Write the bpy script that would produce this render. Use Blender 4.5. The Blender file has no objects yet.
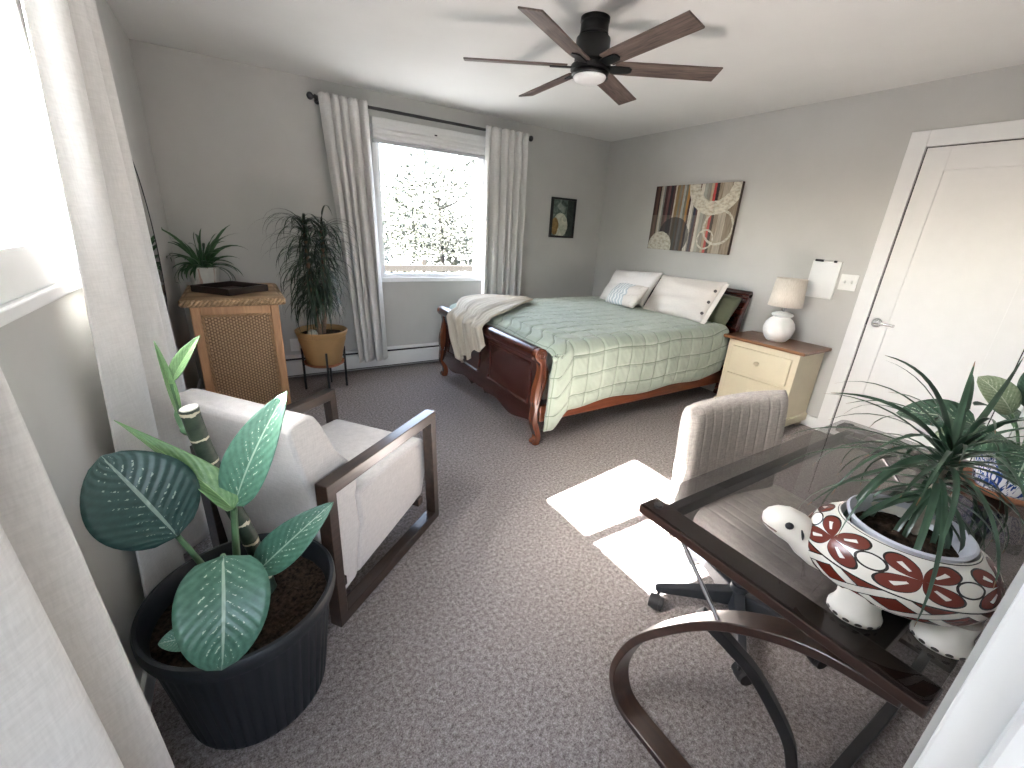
import bpy, bmesh, math, random
from math import sin, cos, pi, radians, sqrt, atan2
from mathutils import Vector, Matrix, noise
SC = bpy.context.scene
COL = SC.collection
V = Vector

# ------------------------------------------------------------------ materials
class NT:
    """small helper around one node tree"""
    def __init__(self, name):
        self.m = bpy.data.materials.new(name); self.m.use_nodes = True
        self.t = self.m.node_tree; self.n = self.t.nodes
        self.b = self.n['Principled BSDF']; self.out = self.n['Material Output']
    def node(self, kind, **kw):
        nd = self.n.new(kind)
        for k, v in kw.items(): setattr(nd, k, v)
        return nd
    def link(self, a, b): self.t.links.new(a, b); return self
    def val(self, x, sock):
        if isinstance(x, (int, float)): sock.default_value = x
        else: self.link(x, sock)
    def math(self, op, a, b=0.0, c=None):
        nd = self.node('ShaderNodeMath', operation=op)
        self.val(a, nd.inputs[0]); self.val(b, nd.inputs[1])
        if c is not None: self.val(c, nd.inputs[2])
        return nd.outputs[0]
    def coord(self, which='Object', scale=(1, 1, 1), rot=(0, 0, 0)):
        tc = self.node('ShaderNodeTexCoord'); mp = self.node('ShaderNodeMapping')
        mp.inputs['Scale'].default_value = scale; mp.inputs['Rotation'].default_value = rot
        self.link(tc.outputs[which], mp.inputs['Vector']); return mp.outputs[0]
    def uv(self):
        tc = self.node('ShaderNodeTexCoord'); sp = self.node('ShaderNodeSeparateXYZ')
        self.link(tc.outputs['UV'], sp.inputs[0]); return sp.outputs[0], sp.outputs[1]
    def noise(self, vec, scale, detail=3, rough=.55, dist=0):
        nd = self.node('ShaderNodeTexNoise'); nd.inputs['Scale'].default_value = scale
        nd.inputs['Detail'].default_value = detail; nd.inputs['Roughness'].default_value = rough
        nd.inputs['Distortion'].default_value = dist
        if vec is not None: self.link(vec, nd.inputs['Vector'])
        return nd.outputs['Fac']
    def ramp(self, fac, stops, interp='LINEAR'):
        nd = self.node('ShaderNodeValToRGB'); cr = nd.color_ramp; cr.interpolation = interp
        while len(cr.elements) < len(stops): cr.elements.new(1)
        for e, (p, c) in zip(cr.elements, stops):
            e.position = p; e.color = (*c, 1) if len(c) == 3 else c
        self.val(fac, nd.inputs[0]); return nd.outputs[0]
    def mix(self, fac, a, b, blend='MIX'):
        nd = self.node('ShaderNodeMix', data_type='RGBA', blend_type=blend)
        self.val(fac, nd.inputs[0])
        for x, s in ((a, nd.inputs[6]), (b, nd.inputs[7])):
            if isinstance(x, tuple): s.default_value = (*x, 1) if len(x) == 3 else x
            else: self.link(x, s)
        return nd.outputs[2]
    def base(self, c):
        if isinstance(c, tuple): self.b.inputs['Base Color'].default_value = (*c, 1)
        else: self.link(c, self.b.inputs['Base Color'])
    def bump(self, h, strength=.3, dist=.01):
        nd = self.node('ShaderNodeBump'); nd.inputs['Strength'].default_value = strength
        nd.inputs['Distance'].default_value = dist
        self.link(h, nd.inputs['Height']); self.link(nd.outputs[0], self.b.inputs['Normal'])
    def set(self, rough=.5, metal=0, spec=.5, **kw):
        self.b.inputs['Roughness'].default_value = rough; self.b.inputs['Metallic'].default_value = metal
        self.b.inputs['Specular IOR Level'].default_value = spec
        for k, v in kw.items(): self.b.inputs[k.replace('_', ' ')].default_value = v
        return self.m

def srgb(r, g, b):
    f = lambda c: (c / 255 / 12.92) if c / 255 <= .04045 else ((c / 255 + .055) / 1.055) ** 2.4
    return (f(r), f(g), f(b))

def plain(name, col, rough=.5, metal=0, spec=.5, var=.06, scale=12, bump=0, bscale=80):
    t = NT(name); v = t.coord()
    n = t.noise(v, scale)
    lo = tuple(max(0, c * (1 - var)) for c in col); hi = tuple(min(1, c * (1 + var)) for c in col)
    t.base(t.ramp(n, [(.3, lo), (.7, hi)]))
    if bump: t.bump(t.noise(v, bscale, 2), bump, .004)
    return t.set(rough, metal, spec)

def fabric(name, col, scale=420, var=.16, bump=.35, rough=.95, slub=True):
    t = NT(name); v = t.coord()
    a = t.noise(t.coord('Object', (1, 1, .12)), scale, 2); b = t.noise(t.coord('Object', (.12, .12, 1)), scale, 2)
    w = t.math('MULTIPLY', t.math('ADD', a, b), .5)
    lo = tuple(c * (1 - var) for c in col); hi = tuple(min(1, c * (1 + var)) for c in col)
    c = t.ramp(w, [(.35, lo), (.65, hi)])
    t.base(c); t.bump(w, bump, .002)
    m = t.set(rough, 0, .2); t.b.inputs['Sheen Weight'].default_value = .15
    return m

def wood(name, dark, light, scale=3.0, axis='X', rough=.4, streak=14, spec=.5, coat=0):
    t = NT(name)
    s = {'X': (.08, 1, 1), 'Y': (1, .08, 1), 'Z': (1, 1, .08)}[axis]
    v = t.coord('Object', s)
    n = t.noise(v, scale * streak, 4, .6, .4); n2 = t.noise(v, scale * 2, 2)
    w = t.math('ADD', t.math('MULTIPLY', n, .65), t.math('MULTIPLY', n2, .35))
    t.base(t.ramp(w, [(.32, dark), (.5, tuple((a + b) / 2 for a, b in zip(dark, light))), (.68, light)]))
    t.bump(n, .12, .002)
    m = t.set(rough, 0, spec); t.b.inputs['Coat Weight'].default_value = coat; t.b.inputs['Coat Roughness'].default_value = .15
    return m

def glassy(name, tint, refl=.08, rough=0.0):
    t = NT(name); t.n.remove(t.b)
    tr = t.node('ShaderNodeBsdfTransparent'); tr.inputs[0].default_value = (*tint, 1)
    gl = t.node('ShaderNodeBsdfGlossy'); gl.inputs['Roughness'].default_value = rough
    fr = t.node('ShaderNodeFresnel'); fr.inputs[0].default_value = 1.5
    geo = t.node('ShaderNodeNewGeometry')
    fac = t.math('MULTIPLY', fr.outputs[0], t.math('SUBTRACT', 1.0, geo.outputs['Backfacing']))
    mx = t.node('ShaderNodeMixShader')
    t.link(fac, mx.inputs[0]); t.link(tr.outputs[0], mx.inputs[1]); t.link(gl.outputs[0], mx.inputs[2])
    t.link(mx.outputs[0], t.out.inputs[0]); return t.m

# ------------------------------------------------------------------ mesh builder
class MB:
    def __init__(self):
        self.bm = bmesh.new(); self.uvl = self.bm.loops.layers.uv.new('UVMap')
    def _xf(self, verts, M):
        if M is not None: bmesh.ops.transform(self.bm, matrix=M, verts=verts)
    def box(self, c, s, rot=None, bevel=0, seg=2):
        M = Matrix.Translation(c)
        if rot is not None: M = M @ (rot if isinstance(rot, Matrix) else Matrix.Rotation(rot, 4, 'Z'))
        r = bmesh.ops.create_cube(self.bm, size=1, matrix=M @ Matrix.Diagonal((*s, 1)))
        if bevel:
            es = list({e for v in r['verts'] for e in v.link_edges})
            bmesh.ops.bevel(self.bm, geom=es, offset=min(bevel, min(s) * .49), segments=seg, profile=.5, affect='EDGES')
        return self
    def bx(self, x0, x1, y0, y1, z0, z1, bevel=0, seg=2):
        return self.box(((x0 + x1) / 2, (y0 + y1) / 2, (z0 + z1) / 2), (abs(x1 - x0), abs(y1 - y0), abs(z1 - z0)), None, bevel, seg)
    def ring_faces(self, rings, closed=True, cap=True, uvs=None):
        n = len(rings[0]); vs = [[self.bm.verts.new(p) for p in r] for r in rings]
        m = len(rings)
        for i in range(m - 1):
            for j in range(n if closed else n - 1):
                k = (j + 1) % n
                f = self.bm.faces.new((vs[i][j], vs[i][k], vs[i + 1][k], vs[i + 1][j]))
                u = [(j / n, i / (m - 1)), ((j + 1) / n, i / (m - 1)), ((j + 1) / n, (i + 1) / (m - 1)), (j / n, (i + 1) / (m - 1))]
                for l, q in zip(f.loops, u): l[self.uvl].uv = q
        if cap and closed:
            self.bm.faces.new(list(reversed(vs[0]))); self.bm.faces.new(vs[-1])
        return self
    def lathe(self, prof, c=(0, 0, 0), seg=32, cap=False, sx=1, sy=1, M=None):
        rings = []
        for r, z in prof:
            ring = [V((c[0] + r * sx * cos(2 * pi * j / seg), c[1] + r * sy * sin(2 * pi * j / seg), c[2] + z)) for j in range(seg)]
            rings.append([M @ p for p in ring] if M is not None else ring)
        return self.ring_faces(rings, True, cap)
    def cyl(self, a, b, r, seg=16, r2=None):
        return self.tube([a, b], [r, r if r2 is None else r2], seg)
    def tube(self, pts, r, seg=10, cap=True, up=None):
        pts = [V(p) for p in pts]; n = len(pts)
        rr = r if isinstance(r, (list, tuple)) else [r] * n
        rings = []; prev = None
        for i, p in enumerate(pts):
            d = (pts[min(i + 1, n - 1)] - pts[max(i - 1, 0)]).normalized()
            if prev is None:
                a = V((0, 0, 1)) if abs(d.z) < .95 else V((1, 0, 0))
                s = d.cross(a).normalized()
            else: s = (prev - d * prev.dot(d)).normalized()
            prev = s; t = d.cross(s)
            rings.append([p + rr[i] * (cos(2 * pi * j / seg) * s + sin(2 * pi * j / seg) * t) for j in range(seg)])
        return self.ring_faces(rings, True, cap)
    def bar(self, pts, w, th, side, closed=False):
        """rectangular bar along pts: width w along the fixed vector side, thickness th in the bending plane"""
        pts = [V(p) for p in pts]; n = len(pts); side = V(side).normalized(); rings = []
        for i, p in enumerate(pts):
            if closed: a, b = pts[(i - 1) % n], pts[(i + 1) % n]
            else: a, b = pts[max(i - 1, 0)], pts[min(i + 1, n - 1)]
            d = (b - a).normalized(); nn = d.cross(side).normalized()
            k = 1.0
            if 0 < i < n - 1 or closed:
                d1 = (p - pts[(i - 1) % n]).normalized(); k = 1 / max(.5, sqrt((1 + d1.dot((pts[(i + 1) % n] - p).normalized())) / 2))
            rings.append([p + side * (sx * w / 2) + nn * (sy * th / 2 * k) for sx, sy in ((-1, -1), (1, -1), (1, 1), (-1, 1))])
        if closed: rings.append(rings[0])
        return self.ring_faces(rings, True, not closed)
    def prism(self, poly, d0, d1, fn):
        """poly of 2D points extruded from d0 to d1; fn(a, b, d) -> 3D"""
        lo = [self.bm.verts.new(fn(a, b, d0)) for a, b in poly]; hi = [self.bm.verts.new(fn(a, b, d1)) for a, b in poly]
        n = len(poly)
        for i in range(n): self.bm.faces.new((lo[i], lo[(i + 1) % n], hi[(i + 1) % n], hi[i]))
        self.bm.faces.new(lo[::-1]); self.bm.faces.new(hi); return self
    def grid(self, fn, nu, nv, flip=False, uvfn=None):
        vs = [[self.bm.verts.new(fn(i / nu, j / nv)) for i in range(nu + 1)] for j in range(nv + 1)]
        for j in range(nv):
            for i in range(nu):
                q = [(i, j), (i + 1, j), (i + 1, j + 1), (i, j + 1)]
                if flip: q.reverse()
                f = self.bm.faces.new([vs[b][a] for a, b in q])
                for l, (a, b) in zip(f.loops, q): l[self.uvl].uv = uvfn(a / nu, b / nv) if uvfn else (a / nu, b / nv)
        return self
    def sphere(self, c, s, seg=16, rot=None):
        M = Matrix.Translation(c)
        if rot is not None: M = M @ rot
        bmesh.ops.create_uvsphere(self.bm, u_segments=seg, v_segments=max(6, seg // 2), radius=1, matrix=M @ Matrix.Diagonal((*s, 1))); return self
    def pillow(self, w, h, t, M, ex=4, bump=None, nu=24, nv=24, corner=0.0, edge=0.0):
        """closed cushion: outline w x h in local x,z, thickness t along local y (front is -y)"""
        def f(sgn):
            def g(u, v):
                a, b = 2 * u - 1, 2 * v - 1
                th = max(0, (1 - abs(a) ** ex)) ** .5 * max(0, (1 - abs(b) ** ex)) ** .5
                kx = 1 - corner * (abs(b) ** 3) * (1 if True else 0); kz = 1 - corner * (abs(a) ** 3)
                x = a * w / 2 * (1 - edge * (1 - b * b)) * kx; z = b * h / 2 * (1 - edge * (1 - a * a)) * kz
                y = sgn * t / 2 * th
                if bump: y += sgn * bump(u, v) * th
                return M @ V((x, y, z))
            return g
        self.grid(f(-1), nu, nv); self.grid(f(1), nu, nv, True)
        bmesh.ops.remove_doubles(self.bm, verts=self.bm.verts, dist=1e-5); return self
    def blade(self, pts, w, normal, nu=2, fold=.25, prof=None):
        """leaf strip along pts; w max half width; normal = facing direction"""
        pts = [V(p) for p in pts]; n = len(pts) - 1
        prof = prof or (lambda t: min(1, t * 8) ** .6 * (1 - t) ** .55 if t < 1 else 0)
        rows = []
        for i, p in enumerate(pts):
            t = i / n; d = (pts[min(i + 1, n)] - pts[max(i - 1, 0)]).normalized()
            s = d.cross(V(normal)); s = s.normalized() if s.length > 1e-4 else V((1, 0, 0))
            nn = s.cross(d); hw = max(.0004, w * prof(t))
            rows.append([(p + s * hw * a + nn * hw * fold * abs(a), ((a + 1) / 2, t)) for a in [(-1 + 2 * k / nu) for k in range(nu + 1)]])
        vs = [[self.bm.verts.new(q[0]) for q in r] for r in rows]
        for i in range(n):
            for k in range(nu):
                ids = ((i, k), (i, k + 1), (i + 1, k + 1), (i + 1, k))
                f = self.bm.faces.new([vs[a][b] for a, b in ids])
                for l, (a, b) in zip(f.loops, ids): l[self.uvl].uv = rows[a][b][1]
        return self
    def build(self, name, mat, parent=None, world=False, smooth=None, solid=0, bevel=0, sub=0, off=0):
        bm = self.bm
        me = bpy.data.meshes.new(name)
        if world and parent is not None:
            bm.transform(world_of(parent).inverted())
        bmesh.ops.recalc_face_normals(bm, faces=bm.faces) if solid == 0 else None
        bm.to_mesh(me); bm.free()
        o = bpy.data.objects.new(name, me); COL.objects.link(o)
        if isinstance(mat, (list, tuple)):
            for m in mat: me.materials.append(m)
        else: me.materials.append(mat)
        if parent is not None: o.parent = parent
        if smooth is not None:
            for p in me.polygons: p.use_smooth = True
            if smooth < 180: me.set_sharp_from_angle(angle=radians(smooth))
        if bevel:
            b = o.modifiers.new('Bevel', 'BEVEL'); b.width = bevel; b.segments = 2; b.limit_method = 'ANGLE'
        if sub:
            s = o.modifiers.new('Sub', 'SUBSURF'); s.levels = sub; s.render_levels = sub
        if solid:
            s = o.modifiers.new('Solid', 'SOLIDIFY'); s.thickness = solid; s.offset = off
        return o

def world_of(o):
    M = o.matrix_basis.copy()
    return world_of(o.parent) @ M if o.parent else M

def tag(o, label=None, cat=None, group=None, kind=None):
    for k, v in (('label', label), ('category', cat), ('group', group), ('kind', kind)):
        if v: o[k] = v
    return o
def thing(name, label, cat, loc=(0, 0, 0), rz=0, group=None):
    o = bpy.data.objects.new(name, None); COL.objects.link(o)
    o.location = loc; o.rotation_euler = (0, 0, rz); o.empty_display_size = .1
    return tag(o, label, cat, group)
def copy_tree(o, parent=None):
    c = o.copy(); COL.objects.link(c); c.parent = parent
    for ch in [x for x in bpy.data.objects if x.parent == o]: copy_tree(ch, c)
    return c
def struct(name, mb, mat, **kw):
    o = mb.build(name, mat, **kw)
    if o.parent is None: o['kind'] = 'structure'
    return o
def bez(a, b, c, n):
    a, b, c = V(a), V(b), V(c)
    return [(1 - t) ** 2 * a + 2 * t * (1 - t) * b + t * t * c for t in (i / n for i in range(n + 1))]
def catmull(pts, n):
    P = [V(p) for p in pts]; P = [2 * P[0] - P[1]] + P + [2 * P[-1] - P[-2]]; out = []
    for i in range(1, len(P) - 2):
        for k in range(n):
            t = k / n; a, b, c, d = P[i - 1:i + 3]
            out.append(.5 * ((2 * b) + (c - a) * t + (2 * a - 5 * b + 4 * c - d) * t * t + (3 * b - a - 3 * c + d) * t ** 3))
    return out + [P[-2]]
SKY, SUN, EXPO = .5, 42.0, 3.25
# ------------------------------------------------------------------ materials of the room
W, H, D = 4.30, 2.44, 4.208          # width, height, depth (window wall is y = 0, door opening wall is y = -D)
M_wall = plain('wall_paint', (.50, .495, .478), .85, spec=.2, var=.03, scale=3, bump=.08, bscale=220)
M_ceil = plain('ceiling_paint', (.70, .695, .68), .9, spec=.1, var=.015, scale=4, bump=.05, bscale=160)
M_white = plain('white_trim_paint', (.74, .74, .735), .45, var=.015)
M_door = plain('white_door_paint', (.73, .725, .715), .42, var=.015)
M_vinyl = plain('white_vinyl', (.78, .79, .80), .35, var=.01)
M_heater = plain('white_enamel', (.72, .73, .73), .35, var=.02)
M_dark = plain('dark_gap', (.02, .02, .022), .7)
M_black = plain('black_metal', (.012, .012, .014), .42, 0, .5, var=.2)
M_chrome = plain('satin_nickel', (.62, .62, .63), .22, 1)
M_glass = glassy('window_glass', (.97, .985, .99))
M_plastic = plain('white_plastic', (.74, .74, .72), .3, var=.01)

def carpet():
    t = NT('carpet'); v = t.coord()
    a = t.noise(v, 210, 4, .75); b = t.noise(v, 70, 3, .6); c = t.noise(v, 1.6, 3)
    w = t.math('ADD', t.math('MULTIPLY', a, .6), t.math('MULTIPLY', b, .4))
    col = t.ramp(w, [(.36, (.10, .084, .080)), (.47, (.27, .238, .232)), (.55, (.40, .365, .358)), (.66, (.62, .585, .575))])
    col = t.mix(t.math('MULTIPLY', c, .5), col, t.mix(1.0, col, (.80, .76, .74), 'MULTIPLY'))
    t.base(col); t.bump(w, .9, .012); return t.set(1.0, 0, .05)
M_carpet = carpet()

def slab(x0, x1, y0, y1, z0, z1): return MB().bx(x0, x1, y0, y1, z0, z1)
struct('floor', slab(-.14, W + .14, -6.4, .14, -.12, 0), M_carpet)
struct('ceiling', slab(-.14, W + .14, -D - .14, .14, H, H + .12), M_ceil)

# back wall with its window opening
WX0, WX1, WZ0, WZ1 = 1.535, 2.655, .885, 2.20
mb = MB(); mb.bx(-.14, WX0, 0, .14, 0, H).bx(WX1, W + .14, 0, .14, 0, H).bx(WX0, WX1, 0, .14, 0, WZ0).bx(WX0, WX1, 0, .14, WZ1, H)
struct('wall_back', mb, M_wall)
struct('wall_right', slab(W, W + .14, -D - .14, 0, 0, H), M_wall)
# left wall with its window opening
LY0, LY1, LZ0, LZ1 = -3.54, -2.46, 1.215, 2.06
mb = MB(); mb.bx(-.14, 0, -D - .14, LY0, 0, H).bx(-.14, 0, LY1, 0, 0, H).bx(-.14, 0, LY0, LY1, 0, LZ0).bx(-.14, 0, LY0, LY1, LZ1, H)
struct('wall_left', mb, M_wall)
# wall with the doorway the picture is taken from
JX0, JX1 = .03, 1.0
mb = MB(); mb.bx(JX1 + .02, W, -D - .14, -D, 0, H).bx(JX0, JX1 + .02, -D - .14, -D, 2.06, H).bx(0, JX0, -D - .14, -D, 0, H)
struct('wall_front', mb, M_wall)
mb = MB()
mb.bx(JX1 - .004, JX1 + .02, -D - .15, -D - .0065, 0, 2.06, .003)
mb.bx(JX1 - .018, JX1, -D - .12, -D - .042, 0, 2.05, .006)
struct('trim_1', mb, M_white)
# hallway behind the doorway, end wall opening added to let in fill daylight
mb = MB(); mb.bx(1.9, 2.0, -6.3, -D - .14, 0, H).bx(-.6, -.5, -6.3, -D - .14, 0, H).bx(-.6, -.4, -6.4, -6.3, 0, H).bx(1.1, 2.0, -6.4, -6.3, 0, H).bx(-.4, 1.1, -6.4, -6.3, 2.0, H).bx(-.4, 1.1, -6.4, -6.3, 0, .9)
mb.bx(-.6, -.14, -D - .15, -D - .14, 0, H)
struct('wall_hall', mb, M_wall)
struct('ceiling_hall', slab(-.6, 2.0, -6.4, -D - .14, H, H + .12), M_ceil)

# windows
def frame_ring(mb, fn, a0, a1, z0, z1, w, d0, d1, bev=.004):
    """rectangular ring of four bars; fn(a0,a1,d0,d1,z0,z1)->box call"""
    fn(mb, a0, a1, d0, d1, z0, z0 + w, bev); fn(mb, a0, a1, d0, d1, z1 - w, z1, bev)
    fn(mb, a0, a0 + w, d0, d1, z0 + w, z1 - w, bev); fn(mb, a1 - w, a1, d0, d1, z0 + w, z1 - w, bev); return mb
fx = lambda mb, a0, a1, d0, d1, z0, z1, b: mb.bx(a0, a1, d0, d1, z0, z1, b)          # wall along x
fy = lambda mb, a0, a1, d0, d1, z0, z1, b: mb.bx(-d1, -d0, a0, a1, z0, z1, b)          # wall along y (depth is -x)

win1 = thing('window_1', 'white vinyl picture window in the back wall', 'window', (WX0, 0, WZ0)); win1['kind'] = 'structure'
frame_ring(MB(), fx, WX0 - .004, WX1 + .004, WZ0 - .02, WZ1, .042, -.022, .13).build('window_frame', M_vinyl, win1, True)
frame_ring(MB(), fx, WX0 + .036, WX1 - .036, WZ0 + .02, WZ1 - .04, .036, .012, .075).build('window_sash', M_vinyl, win1, True)
MB().bx(WX0 + .065, WX1 - .065, .042, .048, WZ0 + .05, WZ1 - .07).build('window_pane', M_glass, win1, True)

win2 = thing('window_2', 'white sliding window above the armchair', 'window', (0, LY0, LZ0)); win2['kind'] = 'structure'
frame_ring(MB(), fy, LY0, LY1, LZ0, LZ1, .018, -.004, .14).build('window_frame', M_vinyl, win2, True)
frame_ring(MB(), fy, LY0 - .1, LY1 + .1, LZ0 - .0, LZ1 + .1, .10, -.016, 0).build('window_casing', M_white, win2, True)
mb = MB(); mb.bx(-.06, .030, LY0 - .12, LY1 + .12, LZ0 - .030, LZ0 + .0, .005)
mb.build('window_sill', M_white, win2, True)
for i, (a, b, dd) in enumerate(((LY0 + .016, -2.965, .045), (-3.03, LY1 - .016, .008))):
    s = frame_ring(MB(), fy, a, b, LZ0 + .012, LZ1 - .012, .05, dd, dd + .035).build('window_sash', M_vinyl, win2, True)
    MB().bx(-dd - .02, -dd - .015, a + .045, b - .045, LZ0 + .057, LZ1 - .057).build('window_pane', M_glass, s, True)

# white interior door in the right wall
DY0, DY1 = -2.977, -3.757
d1 = thing('door_1', 'white one panel interior door in the right wall', 'door', (W, DY0, 0)); d1['kind'] = 'structure'
mb = MB()
def rail(y0, y1, z0, z1): mb.bx(W - .012, W, y1, y0, z0, z1, .0015)
rail(DY0 - .003, -3.10, .012, 2.052); rail(-3.625, DY1, .012, 2.052); rail(-3.10, -3.625, 1.915, 2.052); rail(-3.10, -3.625, .012, .335)
mb.bx(W - .0055, W + .02, -3.64, -3.09, .32, 1.93)
mb.build('door_slab', M_door, d1, True)
MB().bx(W - .0035, W + .0, DY1 - .006, DY0 + .005, .0, 2.058).build('door_gap', M_dark, d1, True)
mb = MB(); mb.tube([(W - .012, -3.035, .925), (W - .02, -3.035, .925)], .032, 24); mb.tube([(W - .02, -3.035, .925), (W - .06, -3.035, .925)], .011, 12)
mb.tube(catmull([(W - .055, -3.03, .925), (W - .058, -3.08, .927), (W - .056, -3.15, .924)], 6), [.011] * 7 + [.009] * 6, 12)
h = mb.build('door_handle', M_chrome, d1, True, 40); tag(h, 'satin nickel lever handle')
MB().bx(W - .0125, W - .002, -2.978, -2.970, .90, .955, .001).build('door_latch', M_black, d1, True)
mb = MB()
for y0, y1, z0, z1 in ((-2.872, -2.970, 0, 2.155), (-3.764, -3.862, 0, 2.155), (-2.970, -3.764, 2.06, 2.155)):
    mb.bx(W - .02, W, y1, y0, z0, z1, .003)
struct('trim_2', mb, M_white)
struct('baseboard_right', MB().bx(W - .014, W, -2.871, -.0, 0, .095, .003).bx(W - .014, W, -D, -3.863, 0, .095, .003), M_white)
struct('baseboard_left', MB().bx(0, .014, -D, 0, 0, .085, .003), M_white)
struct('baseboard_front', MB().bx(JX1 + .03, W - .015, -D, -D + .0, 0, .0).bx(JX1 + .03, W - .015, -D, -D + .008, 0, .09, .002), M_white)

# ------------------------------------------------------------------ outside
M_ground = plain('outdoor_ground', (.085, .085, .085), .95, var=.3, scale=1)
struct('ground', MB().bx(-60, 60, .6, 70, -3.2, -3.0).bx(-60, -.6, -60, .6, -3.2, -3.0).bx(-.6, 60, -60, -6.5, -3.2, -3.0), M_ground)
M_fence = plain('weathered_timber', (.05, .04, .03), .9)
fe = thing('wooden_fence', 'low timber rail fence outside below the trees', 'fence', (0, 9.5, -3))
MB().bx(-6, 14, 9.47, 9.53, -.02, .16).bx(-6, 14, 9.47, 9.53, -.62, -.44).build('fence_rail', M_fence, fe, True)
for k in range(9):
    MB().bx(-5.5 + 2.2 * k, -5.36 + 2.2 * k, 9.53, 9.66, -3.0, .34 if k != 4 else .6).build('fence_post', M_fence, fe, True)
def leafmat(nm, c):
    t = NT(nm); v = t.coord(); t.base(t.ramp(t.noise(v, 1.2, 2), [(.3, tuple(x * .55 for x in c)), (.7, c)])); return t.set(.8, 0, .2)
M_bark = plain('grey_bark', (.012, .010, .008), .95, var=.3, scale=6, bump=.4, bscale=12)
TREES = [
    (7.6, 13.0, 7.4, 2.5, 'broad leafy tree filling the middle of the window view', (.036, .038, .028), 1),
    (13.0, 15.5, 7.9, 2.5, 'leafy tree at the curtained bed side of the window view', (.033, .036, .027), 2),
    (5.6, 18.5, 5.2, 1.6, 'small bluish green tree low at the palm side of the window view', (.017, .027, .025), 3),
    (10.6, 25.0, 9.6, 1.6, 'tall bluish conifer rising behind the broad leafy tree', (.016, .027, .025), 4),
    (5.2, 10.9, 2.9, .7, 'low bushy shrub outside just beyond the fence', (.028, .027, .018), 5)]
for X, Y, hh, rr, lab, c, sd in TREES:
    rnd = random.Random(sd); t = thing('leafy_tree', lab, 'tree', (X, Y, -3), 0, 'trees outside the window')
    mb = MB(); mb.tube(catmull([(0, 0, 0), (.1, 0, hh * .4), (-.1, .1, hh * .8)], 5), [.16 - .012 * i for i in range(11)], 8)
    for k in range(9):
        a = rnd.random() * 6.3; z = hh * rnd.uniform(.35, .75); L = rr * rnd.uniform(.5, .85)
        mb.tube(bez((0, 0, z), (L * .5 * cos(a), L * .5 * sin(a), z + .2), (L * cos(a), L * sin(a), z + L * .55), 5), [.06, .05, .04, .03, .02, .012], 5)
    mb.build('trunk', M_bark, t, smooth=60)
    mb = MB()
    for k in range(8200):
        while True:
            p = V((rnd.uniform(-1, 1), rnd.uniform(-1, 1), rnd.uniform(-1, 1)))
            if .2 < p.length < 1: break
        nz = noise.noise(p * 2.3 + V((sd * 7, 0, 0)))
        if nz < -.12: continue
        q = V((p.x * rr, p.y * rr, hh * .62 + p.z * hh * .42)); s = rnd.uniform(.06, .14) * (1 if rr > 2 else .7)
        d = V((rnd.gauss(0, 1), rnd.gauss(0, 1), rnd.gauss(0, .6))).normalized(); e = d.orthogonal().normalized()
        vs = [mb.bm.verts.new(q + d * s * a + e * s * .5 * b) for a, b in ((-1, 0), (0, -1), (1, 0), (0, 1))]
        mb.bm.faces.new(vs)
    mb.build('foliage', leafmat('tree_leaf', c), t)

# ------------------------------------------------------------------ light
wd = bpy.data.worlds.new('World'); SC.world = wd; wd.use_nodes = True
nt = wd.node_tree; bg = nt.nodes['Background']
sky = nt.nodes.new('ShaderNodeTexSky'); sky.sky_type = 'NISHITA'; sky.sun_disc = False
sky.sun_elevation = radians(37.8); sky.sun_rotation = radians(-90); sky.air_density = 1.0; sky.dust_density = 3.0; sky.ozone_density = 1.0
mx = nt.nodes.new('ShaderNodeMix'); mx.data_type = 'RGBA'; mx.inputs[0].default_value = .45
hs = nt.nodes.new('ShaderNodeRGBToBW'); nt.links.new(sky.outputs[0], hs.inputs[0])
nt.links.new(sky.outputs[0], mx.inputs[6]); nt.links.new(hs.outputs[0], mx.inputs[7])
nt.links.new(mx.outputs[2], bg.inputs[0]); bg.inputs[1].default_value = SKY
sun = bpy.data.lights.new('Sun', 'SUN'); sun.energy = SUN; sun.angle = radians(.6); sun.color = (1, .965, .92)
so = bpy.data.objects.new('Sun', sun); COL.objects.link(so)
so.rotation_euler = V((1, -.01, -.776)).to_track_quat('-Z', 'Y').to_euler(); so.location = (-4, -3, 5)
for nm, loc, rot, sx, sy in (('portal_back', ((WX0 + WX1) / 2, .12, (WZ0 + WZ1) / 2), (radians(-90), 0, 0), WX1 - WX0, WZ1 - WZ0),
                             ('portal_hall', (.35, -6.35, 1.45), (radians(90), 0, 0), 1.5, 1.1),  # at the added, unseen opening in the hall end wall
                             ('portal_left', (-.13, (LY0 + LY1) / 2, (LZ0 + LZ1) / 2), (radians(90), 0, radians(-90)), LY1 - LY0, LZ1 - LZ0)):
    l = bpy.data.lights.new(nm, 'AREA'); l.shape = 'RECTANGLE'; l.size = sx; l.size_y = sy; l.cycles.is_portal = True
    o = bpy.data.objects.new(nm, l); COL.objects.link(o); o.location = loc; o.rotation_euler = rot

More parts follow.
